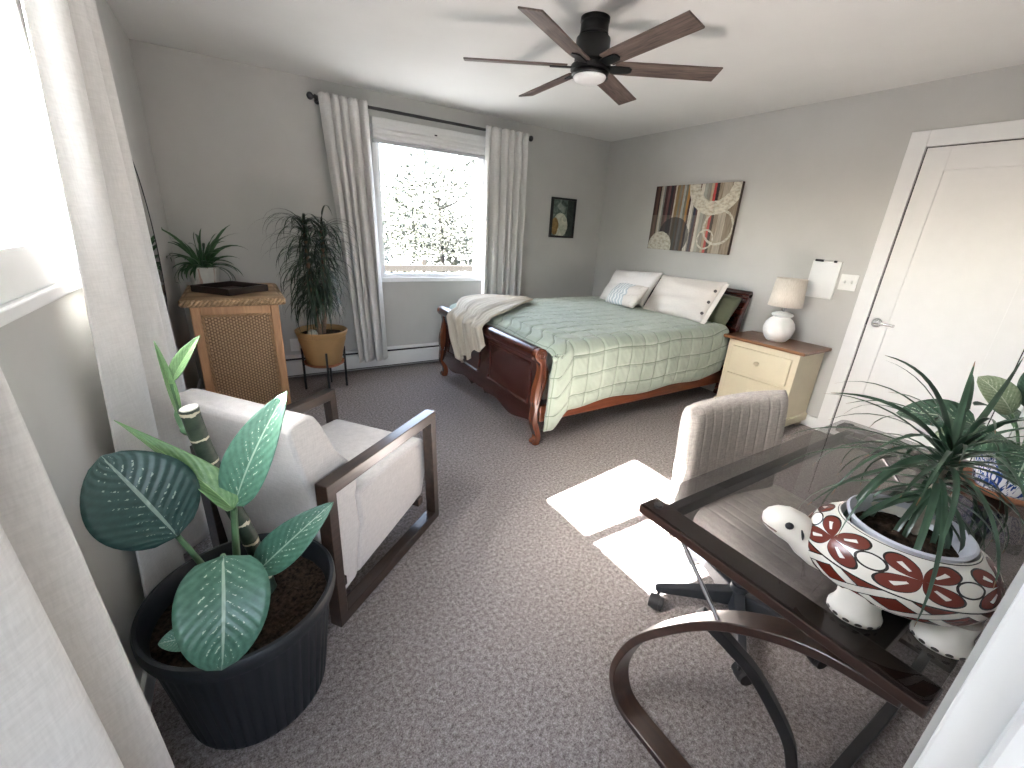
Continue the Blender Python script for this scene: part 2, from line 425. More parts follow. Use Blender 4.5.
# ------------------------------------------------------------------ camera
cam = bpy.data.cameras.new('Camera'); co = bpy.data.objects.new('Camera', cam); COL.objects.link(co)
cam.sensor_width = 36; cam.lens = 423.77 / 1024 * 36; cam.clip_start = .02; cam.clip_end = 300
yaw, pit, rol = .5727, .3479, .0598
fw = V((sin(yaw) * cos(pit), cos(yaw) * cos(pit), -sin(pit))); ri = V((cos(yaw), -sin(yaw), 0)); up = ri.cross(fw)
r2 = cos(rol) * ri + sin(rol) * up; u2 = -sin(rol) * ri + cos(rol) * up
co.matrix_world = Matrix(((r2.x, u2.x, -fw.x, .4159), (r2.y, u2.y, -fw.y, -4.2176), (r2.z, u2.z, -fw.z, 1.4066), (0, 0, 0, 1)))
SC.camera = co
SC.view_settings.view_transform = 'Standard'; SC.view_settings.look = 'None'; SC.view_settings.gamma = 1
SC.view_settings.use_curve_mapping = False; SC.view_settings.exposure = EXPO
SC.cycles.use_denoising = True; SC.cycles.max_bounces = 14; SC.cycles.diffuse_bounces = 8; SC.cycles.transparent_max_bounces = 24
SC.cycles.sample_clamp_indirect = 0; SC.cycles.caustics_reflective = False; SC.cycles.caustics_refractive = False
# ================================================================== BED
M_cherry = wood('cherry_wood', (.016, .004, .0035), (.085, .022, .014), 3, 'Y', .22, coat=.5)
M_cherry_post = wood('cherry_wood_posts', (.05, .012, .006), (.20, .06, .025), 3, 'Z', .25, coat=.5)
M_cherry_rail = wood('cherry_wood_rails', (.10, .022, .009), (.26, .075, .03), 3, 'X', .3, coat=.3)
BY0, BY1 = -2.10, -.445
bed = thing('sleigh_bed', 'dark cherry wood sleigh bed with scrolled footboard and curled headboard', 'bed', (2.0, -1.3, 0))
post_poly = catmull([(1.998, .702, 0), (2.030, .69, 0), (2.043, .66, 0), (2.036, .625, 0), (2.052, .58, 0), (2.064, .53, 0), (2.055, .45, 0), (2.028, .36, 0), (2.008, .29, 0),
    (2.004, .25, 0), (2.012, .19, 0), (2.034, .12, 0), (2.05, .06, 0), (2.046, .02, 0), (2.035, .0, 0), (2.0, .0, 0), (1.982, .015, 0), (1.984, .038, 0), (2.004, .05, 0), (2.004, .075, 0), (1.985, .12, 0), (1.968, .17, 0),
    (1.967, .22, 0), (1.974, .28, 0), (1.966, .33, 0), (1.968, .40, 0), (1.984, .47, 0), (1.998, .54, 0), (1.992, .60, 0), (1.966, .622, 0), (1.950, .65, 0), (1.958, .68, 0), (1.978, .698, 0)], 3)[:-1]
pp = [(p.x, p.y) for p in post_poly]
for y in (BY0, BY1 - .055):
    o = MB().prism(pp, y, y + .055, lambda a, b, d: V((a, d, b))).build('footboard_post', M_cherry_post, bed, True, 50, bevel=.006)
    ys = y - .003 if y == BY0 else y + .058
    mb = MB(); th = [i * .35 for i in range(30)]
    mb.tube([(1.996 + (.006 + .0010 * i) * cos(t), ys, .656 + (.006 + .0010 * i) * sin(t)) for i, t in enumerate(th)], .0042, 6)
    mb.tube(catmull([(2.026, ys, .63), (2.038, ys, .56), (2.036, ys, .50), (2.012, ys, .40), (1.992, ys, .31)], 6), .0045, 6)
    mb.build('post_carving', M_cherry_post, o, True, 60)
# profile of the footboard face: front x as a function of height
def fbx(z):
    k = (z - .13) / .5
    return 2.0 + .028 * sin((k - .15) * 2 * pi * .62) - .012 * (1 - k)
def fb_panel(y0, y1, z0, z1, off, th, wavy=0):
    mb = MB(); nu = 40
    def f(o):
        def g(u, v):
            y = y0 + (y1 - y0) * u; zb = z0
            if wavy: zb = z0 + wavy * (abs(cos(u * pi * 3)) ** 2 * .9 + (.8 if abs(u - .5) < .06 else 0)) - wavy * .4
            z = zb + (z1 - zb) * v
            return V((fbx(z) + o, y, z))
        return g
    mb.grid(f(off), nu, 16); mb.grid(f(off + th), nu, 16, True)
    # rim
    for a in (0, 1):
        mb.grid(lambda u, v, a=a: f(off + th * v)(u, a), nu, 1, a == 1); mb.grid(lambda u, v, a=a: f(off + th * v)(a, u), 16, 1, a == 0)
    bmesh.ops.remove_doubles(mb.bm, verts=mb.bm.verts, dist=1e-5); return mb
Yi0, Yi1 = BY0 + .05, BY1 - .05
fb_panel(Yi0, Yi1, .15, .64, .0, .03, .045).build('footboard', M_cherry, bed, True, 40)
for a, b in ((Yi0 + .03, -1.325), (-1.265, Yi1 - .03)):
    mb = MB()
    for z in (.275, .565):
        mb.tube([(fbx(z) - .001, a + .06 + (b - a - .12) * i / 12, z) for i in range(13)], .009, 6)
    for y in (a + .06, b - .06):
        mb.tube([(fbx(z) - .001, y, z) for z in [.275 + .29 * i / 10 for i in range(11)]], .009, 6)
    mb.build('panel_moulding', M_cherry, bed, True, 60)
mb = MB(); mb.tube([(1.996, Yi0 - .0, .656), (1.996, Yi1 + .0, .656)], .047, 24)
mb.build('footboard_roll', M_cherry, bed, True, 40)
# side rails
for y in (BY0 + .012, BY1 - .04):
    MB().bx(2.03, 4.12, y, y + .028, .17, .29, .006).build('side_rail', M_cherry_rail, bed, True)
# headboard: curled back sleigh panel
def hb(k):   # k 0..1 up the board
    z = .06 + .93 * k
    return 4.10 + .045 * sin(k * pi * .9) * (1 - k) * 2 + .13 * max(0, (k - .45) / .55) ** 2 * 1.0, z
def hb_board(y0, y1, k0, off, th, n=24):
    mb = MB()
    rings = []
    for i in range(n + 1):
        x, z = hb(k0 + (1 - k0) * i / n)
        rings.append([V((x + off, y0, z)), V((x + off, y1, z)), V((x + off + th, y1, z)), V((x + off + th, y0, z))])
    return mb.ring_faces(rings, True, True)
hb_board(BY0 + .05, BY1 - .05, .1, .005, .03).build('headboard', M_cherry, bed, True, 40)
for y in (BY0 - .005, BY1 - .05):
    o = hb_board(y, y + .055, 0, -.012, .062).build('headboard_post', M_cherry, bed, True, 50, bevel=.005)
hx, hz_ = hb(1)
MB().tube([(hx + .012, BY0 - .005, hz_ - .004), (hx + .012, BY1 + .005, hz_ - .004)], .030, 20).build('headboard_roll', M_cherry, bed, True, 40)

M_mat = fabric('mattress_ticking', (.55, .54, .50), 300)
m = thing('mattress', 'pale mattress lying in the sleigh bed under the green comforter', 'mattress', (3.05, -1.29, .25))
MB().bx(2.09, 4.08, BY0 + .075, BY1 - .06, .29, .50, .03).build('box_spring', M_mat, m, True, 40)
MB().bx(2.09, 4.08, BY0 + .075, BY1 - .06, .502, .652, .05, 4).build('mattress_pad', M_mat, m, True, 40)

# comforter: one quilted sheet draped over top, near side and far side
def comf_mat():
    t = NT('sage_comforter'); v = t.coord()
    n = t.noise(v, 5, 3); c = t.ramp(n, [(.3, (.295, .345, .275)), (.7, (.355, .405, .33))])
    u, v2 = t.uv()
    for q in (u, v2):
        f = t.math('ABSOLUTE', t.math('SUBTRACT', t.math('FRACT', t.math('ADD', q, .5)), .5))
        c = t.mix(t.math('MULTIPLY', t.math('LESS_THAN', f, .022), .85 if q is v2 else .6), c, (.125, .165, .118))  # darker seam lines: shade of the quilting grooves painted into the colour
    t.base(c); t.bump(t.noise(v, 38, 3), .18, .006); m = t.set(.75, 0, .25); t.b.inputs['Sheen Weight'].default_value = .3; return m
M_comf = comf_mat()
CX0, CX1 = 2.060, 3.98
def comf_base(x, s):
    """s: 0 at near hem .. 1 at far hem"""
    yn, yf, zt = -2.145, -.42, .722
    fx_ = (x - CX0) / (CX1 - CX0)
    hem = .258 - .145 * (lambda k: k * k * (3 - 2 * k))(min(1, max(0, 1 - (x - CX0 - .05) / .13))) - .012 * sin(x * 9) + .02 * fx_
    if x > CX1 - .25: hem += .03 * ((x - CX1 + .25) / .25)
    r = .075
    top_y0, top_y1 = yn + r, yf - r
    Ln = (zt - r) - hem; La = r * pi / 2; Lt = top_y1 - top_y0; Lf = (zt - r) - .30
    L = Ln + 2 * La + Lt + Lf; d = s * L
    bulge = .018
    if d < Ln:
        k = d / Ln; return V((x, yn - bulge * sin(k * pi) + .012 * (1 - k) + .008 * sin(x * 7 + 1) * (1 - k), hem + d)), V((0, -1, 0)), d, hem
    d -= Ln
    if d < La:
        a = d / r; return V((x, top_y0 - r * cos(a), zt - r + r * sin(a))), V((0, -cos(a), sin(a))), d + Ln, hem
    d -= La
    if d < Lt:
        y = top_y0 + d
        zz = zt + .008 * sin(pi * d / Lt) + .01 * noise.noise(V((x * 2.3, y * 2.3, 0)))
        return V((x, y, zz)), V((0, 0, 1)), d + Ln + La, hem
    d -= Lt
    if d < La:
        a = d / r; return V((x, top_y1 + r * sin(a), zt - r + r * cos(a))), V((0, sin(a), cos(a))), d + Ln + La + Lt, hem
    d -= La
    return V((x, yf + .01, zt - r - d)), V((0, 1, 0)), d + Ln + 2 * La + Lt, hem
def comf(u, v):
    x = CX0 + (CX1 - CX0) * u
    p, n, d, hem = comf_base(x, v)
    Q = .138
    qx = abs(sin(pi * (x - CX0 - .02 + .006 * sin(d * 9)) / Q)); qd = abs(sin(pi * (d - .115 + .262 - .262 + .006 * sin(x * 8)) / Q))
    puff = .016 * (min(1, qx * 2.8) ** .5) * (min(1, qd * 3.2) ** .5)
    puff += .004 * noise.noise(V((x * 14, d * 14, 3.3))) + .0035 * noise.noise(V((x * 30 + d * 22, d * 8, 1)))
    e = min(v, 1 - v, u, 1 - u) * 60
    if p.x < CX0 + .25:      # settle behind the footboard roll and round the foot edge
        k = (CX0 + .25 - p.x) / .25
        if n.z > .3: p = p - V((0, 0, .05 * k ** 3))
    if n.y < -.3:            # tucked round the footboard post
        k = max(0, 1 - (x - CX0) / .16) ** 1.5; p = p + V((-.020 * k * min(1, max(0, (.63 - p.z) / .12)), 0, 0))
    return p + n * puff * min(1, e)
def comf_uv(u, v):
    x = CX0 + (CX1 - CX0) * u; p, n, d, hem = comf_base(x, v)
    return ((x - CX0 - .02 + .006 * sin(d * 9)) / .138, (d - .115 + .006 * sin(x * 8)) / .138)
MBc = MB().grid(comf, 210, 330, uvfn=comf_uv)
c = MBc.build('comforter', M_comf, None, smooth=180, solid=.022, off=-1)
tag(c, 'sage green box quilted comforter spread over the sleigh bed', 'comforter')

# pillows
def pil_mat(nm, c): return fabric(nm, c, 260, .05, .25)
M_pw = pil_mat('white_cotton', (.68, .66, .64)); M_pl = pil_mat('oatmeal_linen', (.62, .575, .53)); M_po = pil_mat('olive_sateen', (.105, .115, .075))
def wr(amp, f, sd):
    return lambda u, v: amp * noise.noise(V((u * f + sd, v * f * 1.6, sd)))
def basis(c, xdir, zdir, roll=0):
    z = V(zdir).normalized(); x = V(xdir); x = (x - z * x.dot(z)).normalized(); y = z.cross(x)
    M = Matrix(((x.x, y.x, z.x, c[0]), (x.y, y.y, z.y, c[1]), (x.z, y.z, z.z, c[2]), (0, 0, 0, 1)))
    return M
# local front of the pillow (-y) must face the foot of the bed (-X): x axis runs along -Y (towards the viewer's right)
def pillow_thing(name, label, c, w, h, t, xd, zd, mat, sd, group=None, corner=.04):
    o = thing(name, label, 'pillow', c, 0, group or 'pillows on the bed')
    M = basis(c, xd, zd)
    b = MB().pillow(w, h, t, M, 2.6, wr(.022, 3.2, sd), 40, 28, corner, .03).build('pillow_case', mat, o, True, 180)
    return o, M
p1, _ = pillow_thing('bed_pillow', 'plain white pillow leaning on the headboard beside the window wall', (3.90, -.985, .908), .68, .39, .16, (-.10, -1, .02), (.56, 0, .83), M_pw, 1.3, corner=-.03)
p2, M2 = pillow_thing('bed_pillow', 'oatmeal linen pillow with dark buttons along its open end', (3.875, -1.665, .908), .72, .40, .16, (-.10, -1, -.02), (.54, -.02, .84), M_pl, 5.1, corner=-.03)
mb = MB(); mb.pillow(.05, .40, .012, M2 @ Matrix.Translation((.372, -.004, -.01)), 8, wr(.012, 6, 9), 6, 20)
mb.build('pillow_flange', M_pl, p2, True, 60)
M_btn = plain('dark_button', (.06, .05, .045), .4)
for k in (-.13, -.02, .09):
    mb = MB(); mb.tube([M2 @ V((.335, -.030, k)), M2 @ V((.335, -.042, k))], .013, 14); mb.build('pillow_button', M_btn, p2, True, 40)
p3, _ = pillow_thing('pillow_sham', 'dark olive pillow tucked behind the buttoned linen pillow', (4.005, -1.87, .855), .50, .30, .16, (-.02, -1, -.16), (.60, 0, .8), M_po, 8.2, corner=.02)
def lumbar_mat():
    t = NT('knit_lumbar'); u, v = t.uv()
    a = t.math('SINE', t.math('MULTIPLY', t.math('ADD', u, t.math('MULTIPLY', t.math('PINGPONG', t.math('MULTIPLY', v, 9), 1.0), .035)), 60))
    m1 = t.math('GREATER_THAN', a, .1); left = t.math('LESS_THAN', u, .66)
    patt = t.mix(m1, (.66, .66, .65), (.42, .47, .49)); t.base(t.mix(left, (.62, .57, .52), patt)); t.bump(a, .25, .01)
    return t.set(.95, 0, .1)
M_lum = lumbar_mat()
p4, _ = pillow_thing('lumbar_pillow', 'small white lumbar pillow with a grey blue chevron knit and plain end', (3.685, -1.16, .858), .52, .26, .12, (-.27, -1, -.03), (.62, -.1, .78), M_lum, 3.7)

# throw blanket over the footboard
def throw_mat():
    t = NT('cream_throw'); u, v = t.uv()
    w = t.math('SINE', t.math('MULTIPLY', u, 88)); n = t.noise(t.coord(), 300, 2)
    s = t.math('ADD', t.math('MULTIPLY', w, .18), n)
    t.base(t.ramp(s, [(.1, (.48, .41, .31)), (.6, (.66, .60, .50))])); t.bump(s, .8, .01); return t.set(.98, 0, .1)
TL = [(2.86, -.585, .752), (2.66, -.50, .756), (2.43, -.41, .758), (2.2, -.50, .752), (2.06, -.67, .735), (2.0, -.78, .712), (1.945, -.85, .69), (1.937, -.90, .60), (1.935, -.955, .48), (1.935, -1.05, .38)]
TR = [(2.80, -.80, .762), (2.62, -.93, .766), (2.42, -1.10, .766), (2.22, -1.25, .758), (2.07, -1.32, .738), (2.0, -1.37, .715), (1.945, -1.40, .69), (1.935, -1.42, .66), (1.935, -1.45, .60), (1.935, -1.47, .545)]
CL, CR = catmull([V(p) for p in TL], 10), catmull([V(p) for p in TR], 10)
def throw(u, v):
    f = v * (len(CL) - 1); i = min(int(f), len(CL) - 2); k = f - i
    a = CL[i].lerp(CL[i + 1], k); b = CR[i].lerp(CR[i + 1], k)
    p = a.lerp(b, u)
    hang = min(1, max(0, (v - .55) / .15))
    amp = .012 + .016 * hang
    fold = amp * (sin(u * 2 * pi * 3.5 + v * 2.2) * .7 + .5 * sin(u * 2 * pi * 6.3 + 1 + v))
    p = p + V((-1, 0, .15)).normalized() * (fold + .036) * hang + V((0, 0, 1)) * (abs(fold) + .012) * (1 - hang)
    if v > .93: p.z -= .03 * sin(u * pi * 5) * (v - .93) / .07 * 1.2 + .06 * (1 - abs(u - .28) * 2) * (v - .93) / .07
    return p
tag(MB().grid(throw, 60, 90).build('throw_blanket', throw_mat(), None, smooth=180, solid=.012, off=0), 'cream ribbed throw blanket hanging over the footboard of the bed', 'blanket')

# ================================================================== NIGHTSTAND
M_cream = plain('cream_paint', (.62, .55, .40), .5, var=.04, scale=6)
M_oak = wood('honey_oak', (.10, .036, .014), (.23, .10, .042), 3, 'Y', .3, coat=.3)
NX, NY0, NY1, NZ = 3.87, -2.80, -2.19, .678
ns = thing('nightstand', 'cream painted two drawer nightstand with a brown wooden top', 'nightstand', (4.08, -2.5, 0))
mb = MB(); mb.bx(NX + .02, 4.28, NY0 + .02, NY1 - .02, .09, NZ - .026, .004)
mb.bx(NX + .008, 4.282, NY0 + .006, NY1 - .006, .05, .115, .008)
mb.build('body', M_cream, ns, True)
MB().bx(NX - .02, 4.285, NY0 - .02, NY1 + .02, NZ - .026, NZ, .008, 3).build('wooden_top', M_oak, ns, True)
for z0, z1 in ((.385, .60), (.145, .365)):
    dr = MB().bx(NX + .008, NX + .03, NY0 + .065, NY1 - .065, z0, z1, .006).build('drawer', M_cream, ns, True)
    mb = MB(); mb.lathe([(.001, 0), (.010, 0), (.010, .010), (.018, .018), (.020, .026), (.014, .033), (.001, .035)], (0, 0, 0), 18, M=Matrix.Translation((NX + .008, (NY0 + NY1) / 2, (z0 + z1) / 2 + .01)) @ Matrix.Rotation(-pi / 2, 4, 'Y'))
    mb.build('knob', M_cream, dr, True, 50)
for x in (NX + .05, 4.24):
    for y in (NY0 + .05, NY1 - .05):
        MB().lathe([(.001, 0), (.018, 0), (.030, .02), (.030, .04), (.022, .055)], (x, y, 0), 16).build('foot', M_cream, ns, True, 50)

# table lamp
M_ceram = plain('white_ceramic', (.74, .73, .71), .3, var=.03)
def shade_mat():
    t = NT('linen_lampshade'); v = t.coord(); n = t.noise(t.coord('Object', (1, 1, .1)), 300, 2)
    t.base(t.ramp(n, [(.35, (.60, .54, .47)), (.65, (.70, .645, .575))])); m = t.set(.9, 0, .2); t.b.inputs['Transmission Weight'].default_value = 0; return m
lx, ly = 4.07, -2.49
la = thing('table_lamp', 'white round ceramic table lamp with beige drum shade on the nightstand', 'lamp', (lx, ly, NZ))
mb = MB(); pr = [(.001, 0), (.062, 0), (.072, .006), (.094, .035), (.110, .075), (.113, .11), (.102, .15), (.080, .178), (.062, .190), (.060, .197), (.072, .203), (.078, .212), (.074, .222), (.05, .232), (.02, .238), (.001, .238)]
mb.lathe(pr, (0, 0, 0), 40); mb.build('lamp_base', M_ceram, la, smooth=50)
mb = MB(); mb.tube([(0, 0, .236), (0, 0, .30)], .009, 12); mb.tube([(0, 0, .255), (0, 0, .285)], .016, 14); mb.build('lamp_neck', M_chrome, la, smooth=50)
mb = MB(); mb.lathe([(.120, .282), (.104, .495)], (0, 0, 0), 48)
mb.build('lamp_shade', shade_mat(), la, smooth=60, solid=.004)
mb = MB(); mb.sphere((0, 0, .345), (.028, .028, .045), 14); mb.build('light_bulb', M_plastic, la, smooth=180)
mb = MB(); mb.tube([(-.106, 0, .478), (.106, 0, .478)], .002, 6); mb.tube([(0, -.106, .478), (0, .106, .478)], .002, 6); mb.build('shade_spider', M_chrome, la)

# ================================================================== ARMCHAIR
M_linen = fabric('pale_linen_upholstery', (.52, .49, .465), 260, .10, .3)
M_walnut = wood('espresso_wood', (.012, .007, .005), (.055, .032, .022), 3, 'X', .3, coat=.35)
ang = atan2(.616, .788)
ac = thing('armchair', 'pale linen armchair with dark rectangular wooden arm frames', 'armchair', (.555, -2.945, 0), ang)
for v0 in (.0, .575):
    mb = MB(); y = v0 + .024
    mb.bar([(.022, y, .022), (.72 - .022, y, .022), (.69 - .022, y, .578), (.022, y, .578)], .05, .044, (0, 1, 0), True)
    f = mb.build('arm_frame', M_walnut, ac, bevel=.003)
mb = MB(); mb.bx(.06, .10, .045, .580, .10, .14, .003).bx(.60, .64, .045, .580, .115, .155, .003); mb.build('cross_rail', M_walnut, ac)
def sm(pts, y0, y1, name, bev):
    mb = MB().prism(pts, y0, y1, lambda a, b, d: V((a, d, b)))
    return mb.build(name, M_linen, ac, smooth=40, bevel=bev)
# seat block with a slightly crowned top, seat base and raked back
sm([(.172, .073), (.66, .150), (.705, .30), (.70, .43), (.66, .455), (.40, .463), (.20, .44), (.213, .30)], .058, .567, 'seat', .018)
sm([(.03, .10), (.10, .055), (.170, .072), (.212, .30), (.198, .43), (.215, .50), (.185, .585), (.125, .66), (.065, .79), (.045, .822), (.01, .836), (-.045, .832), (-.062, .815), (-.060, .79), (.0, .50)], .058, .567, 'backrest', .022)

# ================================================================== OFFICE CHAIR
M_tweed = fabric('grey_beige_tweed', (.44, .40, .37), 300, .22, .4)
M_frame = plain('dark_grey_plastic', (.012, .015, .020), .45, 0, .5, var=.1)
oc = thing('office_chair', 'channel tufted beige fabric office chair on a dark castor base at the glass desk', 'office chair', (1.925, -3.620, 0))
for k, a in enumerate((143, 215, 71, 287, 359)):
    a = radians(a); dx, dy = cos(a), sin(a)
    mb = MB(); rings = []
    for r, w, zt, zb in ((.02, .030, .125, .062), (.16, .024, .112, .072), (.30, .018, .098, .072), (.318, .012, .094, .074)):
        s = V((-dy, dx, 0)); c = V((dx * r, dy * r, 0))
        rings.append([c + s * w + V((0, 0, zb)), c - s * w + V((0, 0, zb)), c - s * w * .7 + V((0, 0, zt)), c + s * w * .7 + V((0, 0, zt))])
    mb.ring_faces(rings); sp = mb.build('base_spoke', M_frame, oc, bevel=.004)
    cx, cy = dx * .30, dy * .30; t = a + 1.1 + k; s = V((-sin(t), cos(t), 0)); q = V((cx + .02 * cos(t), cy + .02 * sin(t), .028))
    mb = MB(); mb.tube([(cx, cy, .035), (cx, cy, .078)], .007, 8)
    for o in (-.017, .017): mb.tube([q + s * (o - .009), q + s * (o + .009)], .028, 18)
    mb.tube([q + s * -.012, q + s * .012], .031, 14)
    mb.build('caster', M_black, sp, smooth=40)
mb = MB(); mb.tube([(0, 0, .06), (0, 0, .15)], .032, 18); mb.tube([(0, 0, .14), (0, 0, .28)], .022, 16); mb.tube([(0, 0, .26), (0, 0, .42)], .014, 14)
mb.bx(-.09, .09, -.11, .10, .395, .425, .006); mb.build('gas_column', M_frame, oc, smooth=40)
cr = radians(-6)
Rz = Matrix.Rotation(cr, 4, 'Z')
ch = lambda u, v: .0055 * min(1, abs(sin(pi * (.5 + (u - .5) * 1.06) * 10)) * 3) ** .5 * (1 if .09 < u < .91 else 1)
# seat: channels run front to back
Mseat = Rz @ Matrix.Translation((.0, -.09, .455)) @ Matrix.Rotation(-pi / 2, 4, 'X')
MB().pillow(.50, .50, .085, Mseat, 9, ch, 110, 24, 0, 0).build('seat', M_tweed, oc, smooth=180)
Mback = Rz @ Matrix.Translation((-.058, .165, .630)) @ Matrix.Rotation(radians(-5), 4, 'X')
def bend(M):
    return M
mbk = MB().pillow(.535, .52, .085, Matrix(), 9, ch, 120, 30, .02, 0)
for v in mbk.bm.verts:       # gentle wrap toward the sitter and a taper to the top
    v.co.y -= .10 * (v.co.x / .27) ** 2 * .35
mbk.bm.transform(Mback); mbk.build('backrest', M_tweed, oc, smooth=180)
mb = MB(); mb.bar([Rz @ V((0, .05, .41)), Rz @ V((0, .16, .40)), Rz @ V((0, .195, .46)), Rz @ V((0, .20, .58))], .06, .012, Rz @ V((1, 0, 0))); mb.build('back_bracket', M_frame, oc)

# ================================================================== GLASS DESK
M_smoke = glassy('smoked_glass', (.69, .685, .69))
M_deskwood = wood('dark_walnut_veneer', (.012, .0055, .004), (.050, .023, .015), 3, 'Y', .28, coat=.5)
DX0, DX1, DYF, DYB, DZ = 1.235, 2.462, -3.598, -4.196, .75
dk = thing('glass_desk', 'smoked glass desk with dark bentwood side frames', 'desk', (1.85, -3.9, 0))
poly = []
for cx, cy, a0 in ((DX1 - .03, DYF - .03, 0), (DX0 + .012, DYF - .012, 90), (DX0 + .012, DYB + .012, 180), (DX1 - .03, DYB + .03, 270)):
    r = .03 if cx > 2 else .012
    poly += [(cx + r * cos(radians(a0 + k * 15)), cy + r * sin(radians(a0 + k * 15))) for k in range(7)]
MB().prism(poly, DZ - .008, DZ, lambda a, b, d: V((a, b, d))).build('glass_top', M_smoke, dk, True)
for i, x in enumerate((DX0 + .037, DX1 - .045)):
    MB().bx(x - .035, x + .035, DYB - .003, DYF - .006, DZ - .034, DZ - .009, .004).build('side_beam', M_deskwood, dk, True)
    arc = catmull([(x, -4.17, .715), (x, -4.05, .69), (x, -3.94, .63), (x, -3.85, .555), (x, -3.76, .445), (x, -3.68, .325), (x, -3.636, .22), (x, -3.618, .12), (x, -3.645, .04), (x, -3.70, .014), (x, -3.80, .012), (x, -3.95, .012), (x, -4.17, .012)], 6)
    MB().bar(arc, .068, .022, (1, 0, 0)).build('bentwood_leg', M_deskwood, dk, True, 40, bevel=.003)
    MB().tube([(x - .022, -3.728, .722), (x - .022, -3.872, .578)], .0055, 8).build('tension_rod', M_chrome, dk, True, 60)
    for y in ((DYF - .04,) if i == 0 else (DYF - .04, DYB + .09)):
        MB().tube([(x, y, DZ - .009), (x, y, DZ + .0005)], .011, 18).build('glass_fixing', M_black, dk, True, 40)
MB().bx(DX0 + .07, DX1 - .08, -3.668, -3.640, DZ - .043, DZ - .012, .002).build('front_rail', M_black, dk, True)
MB().bx(DX0 + .07, DX1 - .08, -4.12, -4.06, DZ - .043, DZ - .012, .002).build('back_rail', M_black, dk, True)
MB().bx(DX1 - .165, DX1 - .135, -4.07, -3.66, DZ - .043, DZ - .014, .002).build('cross_rail', M_black, dk, True)
mb = MB(); arc = catmull([(1.315, -3.79, .50), (1.36, -3.868, .435), (1.42, -3.914, .352), (1.475, -3.972, .236), (1.525, -4.010, .125), (1.56, -4.03, .015)], 8)
mb.bar(arc, .03, .03, (.8, .4, 0)); mb.build('curved_strut', M_black, dk, True, 40, bevel=.003)
MB().bar([(1.60, -4.10, .015), (2.02, -4.11, .015), (2.38, -4.10, .015)], .03, .03, (0, 1, 0)).build('floor_bar', M_black, dk, True, bevel=.003)
# ================================================================== CEILING FAN
M_fanblack = plain('matte_black_metal', (.0035, .0035, .004), .42, spec=.35)
M_blade = wood('weathered_fan_wood', (.022, .013, .011), (.18, .125, .105), 4, 'X', .55, streak=22)
M_opal = plain('opal_glass', (.80, .80, .79), .3, var=.01)
FX, FY = 2.122, -2.148
fan = thing('ceiling_fan', 'black flush mount ceiling fan with six weathered brown wooden blades', 'ceiling fan', (FX, FY, H))
mb = MB(); mb.lathe([(.001, 0), (.074, 0), (.074, -.018), (.071, -.022), (.071, -.065), (.074, -.068), (.074, -.075), (.068, -.078)], seg=40)
mb.build('ceiling_mount', M_fanblack, fan, smooth=35)
mb = MB(); mb.lathe([(.070, -.076), (.074, -.079), (.086, -.086), (.088, -.095), (.088, -.185), (.080, -.196), (.001, -.196)], seg=40)
mb.build('motor_housing', M_fanblack, fan, smooth=35)
mb = MB(); mb.lathe([(.060, -.196), (.098, -.2), (.104, -.206), (.104, -.226), (.092, -.233), (.001, -.233)], seg=40)
mb.build('hub', M_fanblack, fan, smooth=35)
mb = MB(); mb.lathe([(.070, -.229), (.092, -.231), (.096, -.235), (.096, -.246), (.090, -.252), (.082, -.252)], seg=40); mb.build('light_ring', M_fanblack, fan, smooth=35)
mb = MB(); mb.lathe([(.084, -.250), (.086, -.256), (.080, -.266), (.062, -.275), (.035, -.280), (.001, -.282)], seg=40); mb.build('light_dome', M_opal, fan, smooth=60)
for k in range(6):
    a = -.568 - k * pi / 3
    Mb = Matrix.Rotation(a, 4, 'Z') @ Matrix.Translation((0, 0, -.207)) @ Matrix.Rotation(radians(-13), 4, 'X')
    out = [(.125, -.050), (.20, -.056), (.60, -.056), (.670, -.057), (.662, .057), (.20, .052), (.125, .050)]
    # blade outline with an angled tip
    mb = MB().prism(out, -.004, .004, lambda p, q, d: V((p, q, d)))
    b = mb.build('fan_blade', M_blade, fan, bevel=.002); b.matrix_basis = Mb
    mb = MB()
    mb.prism([(.07, -.022), (.12, -.030), (.20, -.026), (.215, -.012), (.215, .012), (.20, .026), (.12, .030), (.07, .022)], -.011, -.004, lambda p, q, d: V((p, q, d)))
    mb.build('blade_bracket', M_fanblack, b, bevel=.002)

# ================================================================== BACK WINDOW: rod, curtains, shade
M_curt = fabric('ivory_linen_curtain', (.62, .61, .595), 220, .07, .25)
rod = thing('curtain_rod', 'black curtain rod with ball finials above the back window', 'curtain rod', (2.1, -.09, 2.30), 0, 'black curtain rods')
MB().tube([(1.10, -.09, 2.296), (3.085, -.09, 2.296)], .0125, 16).build('rod', M_black, rod, True, 40)
for x, s in ((1.10, -1), (3.085, 1)):
    mb = MB(); mb.lathe([(.0135, 0), (.019, .004), (.019, .010), (.011, .014), (.011, .020), (.024, .030), (.028, .043), (.024, .057), (.010, .066), (.001, .068)], seg=18, M=Matrix.Translation((x, -.09, 2.296)) @ Matrix.Rotation(s * pi / 2, 4, 'Y'))
    mb.build('finial', M_black, rod, True, 60)
for x in (1.12, 3.07):
    mb = MB(); mb.tube([(x, -.09, 2.290), (x, -.09, 2.284), (x, -.001, 2.284)], .006, 8); mb.tube([(x, -.010, 2.284), (x, -.001, 2.284)], .022, 14)
    mb.build('rod_bracket', M_black, rod, True, 60)

